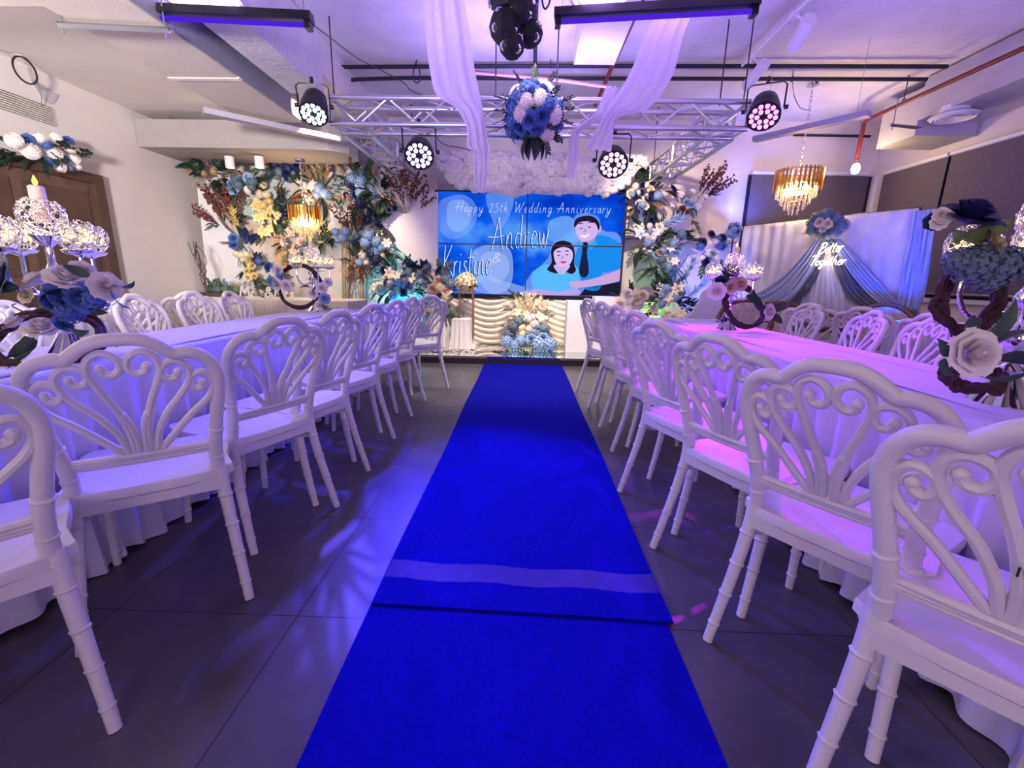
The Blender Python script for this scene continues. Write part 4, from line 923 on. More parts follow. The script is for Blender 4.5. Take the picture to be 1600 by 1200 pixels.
def rnd_cush(label, p, r, th, rot, m, trim):
    t = thing('cushion', label, 'cushion', p); q = Euler(rot).to_matrix()
    MB().lathe([(.001, -th*.6), (r*.5, -th*.9), (r*.9, -th*.6), (r, 0), (r*.9, th*.6), (r*.5, th*.9), (.001, th*.6)], n=28, mat=q).build('cushion_pad', m, t)
    MB().tube([q @ Vector((r*math.cos(a), r*math.sin(a), 0)) for a in [2*PI*k/36 for k in range(36)]], .012, 6, closed=True).build('piping', trim, t)
# side mirror-like oval medallion chair back seen at left of the photo corner
cm = mat('medallion_fabric', (.55, .45, .36), .6, noise=.4, nscale=14); gw = mat('gilt_trim', (.20, .11, .05), .35, .5, noise=.4, nscale=30, bump=.5)
def armchair(label, p, rz, s=1):
    t = thing('medallion_chair', label, 'armchair', p, rz)
    V = [(.26*s*math.cos(a), 0, .66+.24*s*math.sin(a)) for a in [2*PI*k/32 for k in range(32)]]
    MB().tube([Vector(v) for v in V], .028, 8, closed=True).build('back_rim', gw, t)
    mb = MB(); mb.prism([(v[0]*.96, v[2]) for v in V], -.02, .03); mb.build('back_pad', cm, t, smooth=False)
    MB().lathe([(.01, .36), (.25, .36), (.27, .40), (.24, .45), (.01, .46)], (0, -.27, 0), 24).build('seat', cm, t)
    for a, b in ((-.2, -.45), (.2, -.45), (-.2, -.05), (.2, -.05)): MB().tube(smooth_pts([(a, b, .38), (a*1.1, b, .2), (a*1.05, b*1.05, 0)], 4), .022, 8).build('leg', gw, t)
pm = at(1166, 480, y=4.9)
armchair('round backed gilt armchair with marble patterned cloth at the left of the photo corner', (pm.x, pm.y, 0), math.radians(-25))
armchair('gilt armchair under the blue tulle swag, mostly hidden by chairs', (3.58, 4.50, 0), math.radians(-60), 1.0)
# ================================================================ hanging chiffon drapes
def row(y, a, b, ya=None, yb=None): return (at(a[0], a[1], y=y), at(b[0], b[1], y=y if yb is None else yb))
M['chiffon'] = sheer('chiffon', (.88, .82, .92), .93)
dv = Vector((0, -1, .1)).normalized()
ribbon('white chiffon drape hanging left of the flower ball, upper fall', [row(3.55, (655, -60), (712, -60)), row(3.7, (662, 0), (725, 0)), row(3.85, (666, 60), (735, 60)), row(4.05, (672, 110), (742, 110)), row(4.2, (682, 148), (750, 150)), row(4.28, (712, 168), (754, 172)), row(4.30, (729, 200), (757, 200)), row(4.30, (729, 225), (764, 226)), row(4.30, (735, 234), (766, 238))], 'chiffon', 3, .016, depth=dv)
ribbon('narrow cream chiffon tail below the left drape', [row(4.34, (738, 150), (752, 152)), row(4.34, (739, 234), (764, 234)), row(4.36, (739, 270), (762, 272)), row(4.36, (743, 300), (757, 302))], 'chiffon', 3, .012, depth=dv)
ribbon('white chiffon drape sweeping up to the right of the flower ball', [row(3.55, (1062, -60), (1100, -60)), row(3.7, (1036, 0), (1088, 0)), row(3.85, (1008, 55), (1066, 60)), row(4.05, (985, 112), (1050, 120)), row(4.2, (962, 150), (1014, 168)), row(4.28, (944, 180), (966, 184)), row(4.30, (926, 212), (958, 214)), row(4.30, (913, 233), (955, 237))], 'chiffon', 3, .016, depth=dv)
ribbon('narrow cream chiffon tail below the right drape', [row(4.34, (948, 135), (966, 135)), row(4.34, (930, 175), (958, 178)), row(4.34, (893, 208), (910, 204)), row(4.36, (888, 245), (904, 246)), row(4.36, (884, 278), (901, 281))], 'chiffon', 3, .012, depth=dv)
# ================================================================ flowers
_fm = {}
def fmesh(kind, m):
    key = (kind, m)
    if key in _fm: return _fm[key]
    r = random.Random(sum(map(ord, kind))); mb = MB()
    if kind == 'rose':
        for L_, (n, rad, tilt, h) in enumerate([(3, .15, .05, .78), (4, .32, .15, .76), (5, .52, .35, .70), (6, .74, .65, .58), (7, .94, .85, .50)]):
            for i in range(n):
                a0 = 2*PI*i/n+L_*.7
                def fn(u, v, a0=a0, rad=rad, tilt=tilt, h=h, n=n):
                    a = a0+(u-.5)*2*PI/n*1.45; rr = rad*(.25+.75*v**.8)*(1+.06*math.cos(u*PI*2)); z = h*(v**.9)-.25*tilt*v*v+.05*math.sin(u*PI)*v
                    e = .10*v**4*tilt; return ((rr+e)*math.cos(a), (rr+e)*math.sin(a), z-e*.8-.1)
                mb.grid(fn, 5, 4)
        mb.sph((0, 0, .28), .19, 8, 5, sc=(1, 1, 1.7))
    elif kind == 'pompon':
        mb.sph((0, 0, .0), .82, 12, 8); N = 150
        for i in range(N):
            z = 1-2*(i+.5)/N; a = i*2.39996; q = math.sqrt(1-z*z); d = Vector((q*math.cos(a), q*math.sin(a), z)); s = d.orthogonal().normalized(); tt = d.cross(s)
            b = d*.74; mb.add([b-s*.11, b+d*.27-s*.05+tt*.06, b+d*.27+s*.05+tt*.06, b+s*.11, b+d*.22-tt*.07], [(0, 1, 2, 3), (0, 3, 4)])
    elif kind == 'hydrangea':
        N = 62
        for i in range(N):
            z = 1-1.75*(i+.5)/N; a = i*2.39996; q = math.sqrt(max(0, 1-z*z)); d = Vector((q*math.cos(a), q*math.sin(a), z)); s = d.orthogonal().normalized(); tt = d.cross(s); c = d*(.80+.1*r.random()); w = .19; th = r.random()*PI
            for k in range(4):
                e = s*math.cos(th+k*PI/2)+tt*math.sin(th+k*PI/2); f = d.cross(e)
                mb.add([c, c+e*w*.6-f*w*.5+d*.06, c+e*w*1.15+d*.03, c+e*w*.6+f*w*.5+d*.06], [(0, 1, 2, 3)])
        mb.sph((0, 0, 0), .72, 8, 6)
    elif kind == 'leaf':      # one broad leaf along +x, length 1
        def fn(u, v):
            w = .26*math.sin(PI*min(1, .06+u*.94))**.8*(1-.25*u); return (u, (v-.5)*2*w, .12*math.sin(u*PI)-.10*abs(v-.5)*(-1)-.16*u*u)
        mb.grid(fn, 7, 4)
    elif kind == 'leaf_spray':
        for i in range(9):
            t = i/8; s = -1 if i % 2 else 1; b = Vector((t*.75, 0, .12*math.sin(t*3))); d = Vector((.55, s*.62*(1-.3*t), .2*r.uniform(-1, 1))) if i < 8 else Vector((1, 0, 0)); d.normalize(); w = d.cross(Vector((0, 0, 1))).normalized()*.085; L_ = .36*(1-.25*t)
            mb.add([b, b+d*L_*.35+w, b+d*L_*.75+w*.7, b+d*L_, b+d*L_*.75-w*.7, b+d*L_*.35-w], [(0, 1, 2, 3, 4, 5)])
        mb.tube([(0, 0, 0), (.4, 0, .12), (.78, 0, .05)], .014, 5)
    elif kind == 'fern_leaf':
        for i in range(14):
            t = i/13
            for s in (-1, 1):
                b = Vector((t, 0, .1*math.sin(t*3))); d = Vector((.35, s, 0)).normalized(); L_ = .28*math.sin(PI*(.15+.8*t)); w = Vector((.045, 0, 0)); mb.add([b-w, b+d*L_, b+w], [(0, 1, 2)])
        mb.tube([(0, 0, 0), (.5, 0, .1), (1, 0, .02)], .012, 5)
    elif kind == 'berry_sprig':
        for k in range(5):
            a = r.uniform(-.45, .45); e = Vector((math.cos(a), math.sin(a), r.uniform(-.15, .15)))*r.uniform(.8, 1.05); mb.tube([(0, 0, 0), e*.5+Vector((0, 0, .04)), e], .012, 4)
            for j in range(11):
                t = .3+.7*j/10; p = e*t+Vector((r.uniform(-.06, .06), r.uniform(-.07, .07), r.uniform(-.06, .06))); mb.sph(p, .034, 6, 4, sc=(1, 1, 1.3))
    elif kind == 'plume':
        for k in range(60):
            t = k/60; b = Vector((t*.8, 0, 0)); d = Vector((r.uniform(.3, .8), r.uniform(-.5, .5), r.uniform(-.5, .5))).normalized(); w = Vector((r.uniform(-1, 1), r.uniform(-1, 1), r.uniform(-1, 1))).normalized()*.03; L_ = .26
            mb.add([b-w, b+d*L_, b+w], [(0, 1, 2)])
        mb.tube([(-.2, 0, 0), (.8, 0, 0)], .014, 5)
    elif kind == 'lily':
        for k in range(6):
            a = k*PI/3; c, s = math.cos(a), math.sin(a)
            def fn(u, v, c=c, s=s):
                w = .26*math.sin(PI*(.08+.92*u)); x = u*1.0; y = (v-.5)*2*w; z = .6*u-.5*u**3; return (x*c-y*s, x*s+y*c, z-.12*abs(v-.5))
            mb.grid(fn, 6, 3)
        mb.sph((0, 0, .2), .07, 6, 4)
    elif kind == 'bud':
        mb.lathe([(.001, -.6), (.4, -.45), (.62, -.05), (.55, .35), (.3, .62), (.001, .7)], n=12, flute=.05, nf=5)
    _fm[key] = mb.mesh(kind, m); return _fm[key]
NM = {'rose': 'rose', 'pompon': 'pompon_flower', 'hydrangea': 'hydrangea', 'leaf': 'leaf', 'leaf_spray': 'leaf_spray', 'fern_leaf': 'fern_leaf', 'berry_sprig': 'dried_sprig', 'plume': 'dried_plume', 'lily': 'lily', 'bud': 'flower_bud'}
def fput(t, kind, m, loc, size, d, roll=0):
    q = Vector(d).to_track_quat('X' if kind in ('leaf', 'leaf_spray', 'fern_leaf', 'berry_sprig', 'plume') else 'Z', 'Y' if kind not in ('leaf', 'leaf_spray', 'fern_leaf', 'berry_sprig', 'plume') else 'Z')
    o = put(NM[kind], fmesh(kind, m), t, loc); o.rotation_mode = 'QUATERNION'; o.rotation_quaternion = q @ Euler((roll, 0, 0) if kind in ('leaf', 'leaf_spray', 'fern_leaf', 'berry_sprig', 'plume') else (0, 0, roll)).to_quaternion(); o.scale = (size,)*3; return o
CO = {'w': 'fwhite', 'c': 'fcream', 'y': 'fyellow', 'b': 'fblue', 'l': 'flblue', 'd': 'fdusty', 'n': 'fnavy', 'r': 'frust', 't': 'ftan', 'e': 'fred', 'p': 'fpink', 'g': 'leaf', 'k': 'leafd', 'i': 'leafl'}
KI = {'R': 'rose', 'P': 'pompon', 'H': 'hydrangea', 'L': 'leaf', 'S': 'leaf_spray', 'F': 'fern_leaf', 'B': 'berry_sprig', 'U': 'plume', 'Y': 'lily', 'D': 'bud'}
def arrangement(label, cx, cy, yy, items, face=(0, -1, .1), spread=1, plane=None, name='flower_arrangement', cat='flowers', grp=None, k=1, green=0):
    """items: (kind+colour code, dx px, dy px, size px[, direction degrees])"""
    c0 = plane(cx, cy) if plane else at(cx, cy, y=yy); t = thing(name, label, cat, c0, 0, grp); rr = random.Random(int(cx*7+cy)); f = Vector(face).normalized()
    sc = (c0-EYE).dot(F0)/FPX
    if green:
        bl = [i for i in items if i[0][0] in 'RPHYD'] or list(items)
        items = list(items)+[(('Sk', 'Sg', 'Lk', 'Sk', 'Fk')[q % 5], b[1], b[2], (20, 18, 15, 22, 18)[q % 5]) for q, b in enumerate(rr.choice(bl) for _ in range(green))]
    for it in items:
        kd, dx, dy, s = it[:4]; s = s*(k if kd[0] in 'RPHYD' else 1); p = (plane(cx+dx, cy+dy) if plane else at(cx+dx, cy+dy, y=yy))-c0
        kind, m = KI[kd[0]], CO[kd[1]]; sz = s*sc
        if kind in ('leaf', 'leaf_spray', 'fern_leaf', 'berry_sprig', 'plume'):
            a = math.radians(it[4]) if len(it) > 4 else math.atan2(-dy, dx)+rr.uniform(-.3, .3)
            d = Vector((math.cos(a), -.25+rr.uniform(-.15, .15), math.sin(a))); fput(t, kind, m, p+f*.01, sz*1.25, d, rr.uniform(-.5, .5))
        else:
            d = (f+Vector((rr.uniform(-.4, .4), 0, rr.uniform(-.3, .4)))).normalized(); fput(t, kind, m, p+f*(sz*.6+rr.uniform(0, .03)+(it[4] if len(it) > 4 else 0)), sz, d, rr.uniform(0, 6))
    return t
def scatter(seed, rx, ry, spec, cx=0, cy=0):
    r = random.Random(seed); out = []
    for kd, n, s in spec:
        for i in range(n):
            a = r.uniform(0, 2*PI); q = math.sqrt(r.random()) if kd[0] not in 'LSFBU' else r.uniform(.55, .95); out.append((kd, cx+rx*q*math.cos(a), cy+ry*q*math.sin(a), s*r.uniform(.8, 1.2)))
    return out
FY = 6.72
# boards of the left flower wall
def board(label, pts, yy, th, m, nm='backdrop_board'):
    P = [at(x, y, y=yy) for x, y in pts]; mb = MB(); mb.prism([(p.x, max(.01, p.z)) for p in P], yy, yy+th); return tag(mb.build(nm, m, smooth=False), label, 'board')
def sm2(pts, n=4): return [(p.x, p.y) for p in smooth_pts([(x, y, 0) for x, y in pts], n)]
board('tall white board with a wavy right edge at the left of the flower wall', sm2([(308, 294), (322, 299), (333, 318), (340, 340), (352, 356), (362, 366), (364, 390), (374, 408), (384, 424), (394, 442), (402, 470), (412, 520), (418, 560)])+[(330, 560), (322, 420)], 6.55, .04, 'white')
board('white wavy edged board left of the video wall', [(684, 300)]+sm2([(682, 300), (660, 303), (648, 312), (642, 326), (634, 334), (620, 330), (606, 334), (597, 342), (598, 352), (610, 362), (618, 374), (620, 386), (634, 398), (642, 410), (660, 420), (684, 426)]), 6.55, .04, 'white')
def marble():
    m = bpy.data.materials.new('painted_backdrop'); m.use_nodes = True; nt = m.node_tree; b = nt.nodes['Principled BSDF']; b.inputs['Roughness'].default_value = .7
    tc = nt.nodes.new('ShaderNodeTexCoord'); n = nt.nodes.new('ShaderNodeTexNoise'); n.inputs['Scale'].default_value = 1.6; n.inputs['Detail'].default_value = 4; n.inputs['Distortion'].default_value = 1.2
    nt.links.new(tc.outputs['Object'], n.inputs['Vector']); r = nt.nodes.new('ShaderNodeValToRGB'); e = r.color_ramp.elements
    e[0].position = .35; e[0].color = (.62, .48, .38, 1); e[1].position = .72; e[1].color = (.50, .68, .74, 1); k = e.new(.47); k.color = (.72, .64, .58, 1); k = e.new(.58); k.color = (.55, .62, .62, 1)
    nt.links.new(n.outputs['Fac'], r.inputs['Fac']); nt.links.new(r.outputs[0], b.inputs['Base Color']); return m
M['marble'] = marble()
a, b = at(330, 262, y=FY+.06), at(690, 262, y=FY+.06)
tag(MB().box((a.x, FY+.06, .05), (X0-.02, FY+.10, 2.42)).build('backdrop_panel', 'marble', smooth=False), 'large painted cream and blue backdrop panel behind the left flowers', 'board')
tag(MB().box((X1+.02, FY+.06, .05), (2.95, FY+.10, 2.42)).build('backdrop_panel', mat('panel_cream', (.70, .64, .60), .7, noise=.1, nscale=2), smooth=False), 'pale painted backdrop panel behind the right flowers', 'board')
# thin curtains behind the left chandelier
for i, (xa, xb, col) in enumerate(((428, 448, (.72, .45, .25)), (533, 545, (.5, .42, .3)), (560, 572, (.62, .45, .32)))):
    ribbon('narrow tan voile strip hanging on the flower wall, '+['left', 'middle', 'right'][i]+' of three', [(at(xa, 325+i*20, y=6.68), at(xb, 325+i*20, y=6.68)), (at(xa, 400, y=6.68), at(xb, 400, y=6.68)), (at(xa+2, 470, y=6.68), at(xb-1, 470, y=6.68))], mat('voile%d' % i, col, .7, noise=.1), 3, .015)
AR = [
 ('dark foliage with tan dried blooms at the upper left corner of the flower wall', 335, 270, scatter(1, 26, 18, [('Lk', 10, 26), ('Ln', 6, 20), ('Hk', 3, 11), ('Ut', 6, 22), ('Sg', 4, 24), ('Pt', 3, 6)])),
 ('white, green and slate pompon flowers beside the upper left foliage', 380, 286, scatter(2, 20, 16, [('Pd', 8, 7), ('Hd', 4, 10), ('Pw', 4, 6), ('Rl', 3, 9), ('Pp', 2, 5), ('Sg', 5, 20)])),
 ('bunch of large cream pompon flowers under the left downlights', 406, 300, [('Pc', 8, -10, 7.5), ('Pc', -6, -6, 8), ('Pc', 3, 4, 8), ('Pc', -2, 14, 7), ('Pc', 14, 6, 7), ('Py', 18, 16, 7), ('Py', 8, 22, 7), ('Pc', 22, 26, 7), ('Sg', -8, 10, 18), ('Lk', 14, 30, 18)]),
 ('navy roses and tan dried leaves under the box duct', 448, 268, scatter(4, 26, 16, [('Rn', 6, 8), ('Hn', 3, 9), ('Ud', 3, 18), ('Ut', 7, 22), ('Pd', 4, 5), ('Lk', 6, 20), ('Hd', 2, 9)])),
 ('yellow lilies and dark blue berries on the flower wall left of the chandelier', 428, 336, scatter(5, 20, 26, [('Yy', 10, 11), ('Yc', 5, 10), ('Uy', 4, 16), ('Lk', 5, 26)], -10, 4)+scatter(55, 16, 24, [('Pn', 9, 5.5), ('Pd', 6, 5), ('Hk', 2, 9), ('Be', 2, 22), ('Sg', 6, 22)], 14, -4)),
 ('white amaranth, dark pointed leaf and blue filler above the chandelier', 502, 298, scatter(6, 28, 18, [('Ut', 10, 26), ('Yw', 4, 9), ('Uw', 4, 18), ('Hl', 3, 9), ('Sg', 10, 22), ('Hd', 2, 9), ('Lk', 4, 24), ('Dr', 5, 6)])+[('Lk', 0, -6, 32, 88), ('Lk', 3, -4, 28, 75)]),
 ('tall navy and light blue hydrangea cluster right of the chandelier', 562, 296, scatter(7, 22, 30, [('Rn', 5, 9), ('Hn', 2, 10), ('Hl', 4, 12), ('Rl', 3, 10), ('Hd', 3, 9), ('Sg', 6, 24), ('Pw', 3, 6)])+[('Ut', 20, -22, 24, 70), ('Ut', -24, -20, 26, 120), ('Ut', -18, -26, 24, 100), ('Lk', -4, 26, 34, -85), ('Yp', -20, 8, 10)]),
 ('dark green ivy leaves on the flower wall near the truss end', 592, 302, scatter(8, 12, 20, [('Lg', 12, 18), ('Lk', 6, 16)])),
 ('red dried sprigs and pampas above the white wavy board', 634, 312, [('Be', -4, 8, 46, 95), ('Be', 2, 8, 48, 80), ('Be', 8, 8, 36, 60), ('Be', 24, 14, 26, 50), ('Be', -16, 16, 26, 120), ('Uw', -4, 12, 26, 110), ('Uw', 2, 12, 30, 90), ('Uw', 6, 12, 26, 65), ('Rn', -16, 14, 6), ('Rn', -24, 18, 6), ('Sg', -10, 14, 24, 150), ('Rn', -30, 24, 6)]),
 ('brown sprigs over sky blue pompons at the middle of the flower wall', 545, 368, [('Be', -2, -6, 36, 100), ('Be', 6, -6, 34, 80), ('Be', 14, -4, 30, 60), ('Pl', -18, -4, 8), ('Pl', -8, 4, 8), ('Pl', -2, -6, 7), ('Pl', -16, 8, 6), ('Pd', 6, 6, 7), ('Pd', 14, 2, 7), ('Pn', 10, 12, 6), ('Pn', 18, 10, 6), ('Sd', -22, 6, 20), ('Hd', 24, -2, 8)]),
 ('navy roses trailing at the left tip of the white wavy board', 588, 342, scatter(11, 18, 14, [('Rn', 6, 7), ('Hn', 3, 8), ('Pd', 5, 5), ('Sk', 5, 18)])),
 ('light blue hydrangea and white blooms below the wavy board tip', 590, 378, scatter(12, 20, 20, [('Hl', 5, 11), ('Pw', 4, 6), ('Uw', 4, 16), ('Yw', 3, 9), ('Sg', 4, 20)])),
 ('brown dried grass drooping beside the navy hydrangea', 556, 408, [('Be', -4, -6, 30, -75), ('Be', 4, -8, 34, -60), ('Ut', 0, -4, 26, -70), ('Ut', 8, 0, 24, -90), ('Ut', -6, 0, 24, -110), ('Be', 10, -4, 26, -40)]),
 ('navy hydrangea with white pompons and a curved dark leaf', 586, 404, [('Hn', -2, -8, 12), ('Hn', 6, 4, 12), ('Pw', 10, 8, 8), ('Pw', -18, -4, 8), ('Pw', -12, 8, 7), ('Pc', 14, -4, 6), ('Hl', -22, 8, 9), ('Lk', 16, -2, 30, -10), ('Sg', -10, 12, 20, 220)]),
 ('blue and brown bouquet on the edge of the tall wavy board', 352, 350, [('Be', 0, -4, 40, 115), ('Be', 6, -6, 44, 95), ('Be', 14, -4, 40, 80), ('Be', -10, 2, 34, 140), ('Ut', 10, 0, 36, 90), ('Uy', 18, 8, 30, 80), ('Uy', 22, 4, 30, 95)]),
 ('blue rose, black feathers and cream buds lower on the tall wavy board', 382, 388, [('Rb', -12, -14, 9), ('Rb', -14, -4, 8), ('Ln', 4, -6, 22, 80), ('Ln', 12, -6, 20, 50), ('Lk', 2, -6, 24, 100), ('Pc', -10, 10, 6), ('Pc', -2, 12, 6), ('Pc', 6, 10, 6), ('Pc', 0, 18, 6), ('Pp', 16, 12, 5), ('Hn', 24, 16, 8), ('Hb', 26, 22, 8)]),
 ('yellow roses trailing down to the display table', 396, 420, [('Ry', -4, -14, 7), ('Ry', 2, -4, 8), ('Ry', -8, 4, 7), ('Rc', -6, 14, 8), ('Ry', 4, 12, 7), ('Sg', 6, -10, 18), ('Lk', 8, 22, 20, -50), ('Sg', -6, 22, 18)]),
 ('blush flowers and green sprays hanging below the left chandelier', 462, 380, scatter(18, 22, 18, [('Yp', 8, 9), ('Rp', 3, 7), ('Ye', 3, 6), ('Pd', 6, 5), ('Si', 8, 22), ('Hd', 2, 8)])),
 ('fine leafy olive spray right of the left chandelier', 508, 372, [('Si', -10, 4, 26, 20), ('Si', -6, -2, 28, 50), ('Si', 2, 2, 24, 30), ('Si', -12, 10, 24, -10), ('Sg', -2, 8, 24, 70)]),
 ('mint, navy and white mass of flowers lit turquoise at the stage corner', 622, 440, scatter(20, 32, 26, [('Rn', 8, 9), ('Hb', 4, 10), ('Pw', 8, 7), ('Yc', 7, 11), ('Rl', 5, 9), ('Hd', 5, 10), ('Sg', 14, 22), ('Pl', 4, 7), ('Uw', 5, 16), ('Lk', 6, 20)])),
 ('upright blue feathers and white blooms beside the video wall', 664, 432, scatter(21, 18, 20, [('Hd', 5, 9), ('Pw', 6, 7), ('Rl', 4, 8), ('Yw', 4, 9), ('Sg', 6, 20), ('Rp', 3, 7)])+[('Ln', 0, 8, 30, 92), ('Ln', 2, 8, 30, 86), ('Ln', -16, 6, 28, 92), ('Ln', -18, 6, 26, 97)]),
]
for i, (lb, x, y, it) in enumerate(AR): arrangement(lb, x, y, 6.50 if 590 < x or x < 400 else 6.66, it, grp='flower clusters on the left flower wall', k=.86, green=8)
AR2 = [
 ('navy and cream flowers at the upper right corner of the video wall', 1004, 312, scatter(31, 22, 26, [('Rn', 8, 9), ('Rc', 5, 8), ('Pw', 4, 7), ('Hl', 3, 9), ('Sk', 8, 22), ('Lk', 6, 22), ('Ut', 3, 18)])+[('Sg', 16, -14, 34, 60), ('Sg', 24, -16, 30, 75)]),
 ('white anemones, rust roses and a red dried sprig high on the right flower wall', 1076, 318, [('Yw', -14, -14, 9), ('Yw', -26, 2, 8), ('Pw', 6, -6, 7), ('Pw', 16, -4, 8), ('Pw', 12, 6, 7), ('Pw', 4, -16, 7), ('Pw', 24, -10, 6), ('Rl', -6, 0, 8), ('Rl', 2, 4, 7), ('Rr', -12, 10, 7), ('Rr', -12, 20, 8), ('Rr', -6, 16, 7), ('Rl', 2, 16, 7), ('Be', 20, -14, 40, 58), ('Be', 26, -8, 36, 45), ('Be', 16, -18, 30, 75), ('Sg', 4, 26, 22, -60), ('Lk', -20, -8, 18, 150), ('Ln', -22, -14, 14, 120)]),
 ('white lilies with light blue sprays on the right flower wall', 1014, 370, scatter(33, 24, 24, [('Yw', 6, 10), ('Pw', 4, 7), ('Hl', 5, 9), ('Rw', 4, 8), ('Lk', 6, 26), ('Sg', 6, 22), ('Rn', 3, 7)])+[('Ul', 16, -12, 40, 28), ('Ul', 12, -10, 34, 40), ('Ul', -12, -14, 30, 100)]),
 ('blue and rust flowers with spiky leaves, lower right flower wall', 1042, 402, scatter(34, 24, 22, [('Rl', 6, 8), ('Hl', 3, 9), ('Rt', 4, 8), ('Yw', 3, 9), ('Pc', 4, 7), ('Hd', 3, 9), ('Sg', 6, 24), ('Fk', 5, 28)])+[('Hb', 8, 22, 9), ('Hb', 4, 28, 8), ('Fg', -20, 16, 30, 200)]),
 ('single dusty blue hydrangea on the right flower wall', 1062, 368, [('Hd', 0, 0, 11), ('Sd', 2, 4, 16, -30), ('Sd', -4, 2, 16, 200)]),
 ('navy, blue and white cluster beside the right side candelabra', 1110, 386, scatter(36, 20, 28, [('Rn', 5, 8), ('Hb', 3, 9), ('Pw', 5, 7), ('Rl', 4, 10), ('Yw', 4, 8), ('Sg', 6, 22)])),
 ('tall green and cream lily arrangement in green light at the right of the stage', 1044, 474, scatter(37, 28, 32, [('Yc', 9, 12), ('Yw', 5, 11), ('Hl', 4, 9), ('Sg', 12, 28), ('Hd', 3, 9), ('Rn', 3, 7)])+[('Ul', 16, -26, 44, 68), ('Sd', 10, -24, 42, 75), ('Sg', -20, -22, 34, 110), ('Ul', 28, -6, 38, 50)]),
]
for lb, x, y, it in AR2: arrangement(lb, x, y, 6.66 if x != 1044 else 6.4, it, grp='flower clusters on the right flower wall', k=.82, green=9)
# stage flowers
arrangement('white filler flower fan at the top of the centre stage piece', 824, 484, 6.45, scatter(41, 26, 14, [('Uc', 22, 17), ('Yc', 8, 6), ('Uw', 12, 15), ('Si', 6, 20), ('Sg', 4, 18)])+[('Uc', 0, 4, 24, a) for a in (40, 60, 80, 100, 120, 140)])
arrangement('cream pompons over slate blue hydrangeas in the centre stage piece', 824, 516, 6.4, [('Pw', 2, -18, 6.5), ('Pw', 10, -10, 7), ('Pc', -10, -4, 7), ('Pw', 4, -2, 7), ('Pc', -8, 6, 8), ('Pw', 22, -16, 6), ('Pw', 8, -20, 6), ('Hd', -22, -6, 10), ('Hd', -14, -14, 9), ('Hd', 26, -2, 10), ('Hd', 16, 6, 10), ('Hd', -28, 6, 10), ('Rl', -4, 14, 8), ('Rl', 16, 0, 8), ('Hd', 0, 8, 9), ('Rl', -20, 12, 8), ('Sg', 30, -14, 16), ('Sg', -34, -4, 18), ('Lk', 10, 10, 16, -60), ('Hd', 30, 10, 9)])
arrangement('sky blue hydrangea heads at the foot of the centre stage piece', 826, 538, 6.3, [('Hl', -34, -4, 11), ('Hl', -22, 2, 10), ('Hl', -12, -6, 9), ('Hl', 16, 0, 14), ('Hl', 32, 0, 13), ('Hl', 24, 8, 10), ('Rl', 4, -8, 9), ('Rl', 22, -10, 9), ('Si', -2, 4, 22, 170), ('Si', 6, 4, 22, 10), ('Sg', 40, 4, 18, 0), ('Sg', -40, 2, 16, 180)])
# rose stand
p = at(728, 445, y=6.25); t = thing('flower_stand', 'tall rose gold rectangular frame stand on the stage', 'stand', (p.x, p.y, .1))
for dx in (-.085, .10):
    for dy in (-.08, .08): MB().cyl((dx, dy, 0), (dx, dy, p.z-.1), .008, n=8).build('stand_leg', 'copper', t)
for z in (.01, p.z-.1): MB().tube([(-.085, -.08, z), (.1, -.08, z), (.1, .08, z), (-.085, .08, z)], .008, 6, closed=True).build('stand_frame', 'copper', t)
def ball(label, c, R, specs, seed, name='flower_ball', lower=True, face=None):
    t = thing(name, label, 'flowers', c); r = random.Random(seed); n = sum(k[1] for k in specs); i = 0; L_ = []
    for kd, cnt, s in specs: L_ += [(kd, s)]*cnt
    r.shuffle(L_)
    for i, (kd, s) in enumerate(L_):
        z = 1-2*(i+.5)/n if lower else 1-1.3*(i+.5)/n; a = i*2.39996; q = math.sqrt(max(0, 1-z*z)); d = Vector((q*math.cos(a), q*math.sin(a), z)); fput(t, KI[kd[0]], CO[kd[1]], d*R*(.75 if kd[0] not in 'LSF' else .8), s*r.uniform(.9, 1.1), d, r.uniform(0, 6))
    MB().sph((0, 0, 0), R*.62, 12, 8).build('foam_core', 'leafd', t); return t
ball('ball of cream roses on the rose gold stand', at(728, 442, y=6.25), .155, [('Rc', 26, .055), ('Rw', 8, .05), ('Sg', 10, .09)], 5)
arrangement('mixed slate leaves and blush roses left of the rose gold stand', 688, 462, 6.35, scatter(51, 20, 30, [('Rp', 6, 8), ('Pc', 4, 8), ('Hd', 5, 9), ('Sd', 8, 24), ('Sg', 6, 22), ('Lk', 5, 20)])+[('Fg', 18, 20, 26, -50)])
p = at(690, 520, y=6.4); c = cloth_mesh(.32, .2, at(690, 470, y=6.4).z-.1, 'satin_grey', 9, pw=.06, amp=.015, band=.01, flare=.1, bot=0).build('draped_pillar', 'satin_grey'); c.location = (at(684, 500, y=6.4).x, 6.4, .1); tag(c, 'tall pillar in silver satin at the left end of the satin skirt', 'pillar')
a = at(700, 440, y=6.5); tag(MB().box((a.x-.04, 6.48, .12), (a.x, 6.5, a.z+.12)).build('standing_panel', 'white', smooth=False), 'narrow white upright panel left of the rose ball', 'board')
arrangement('low white rose bunch on the white display box right of the video wall', 985, 470, 6.25, scatter(52, 22, 12, [('Rc', 12, 9), ('Rw', 5, 8), ('Sk', 6, 18)]))
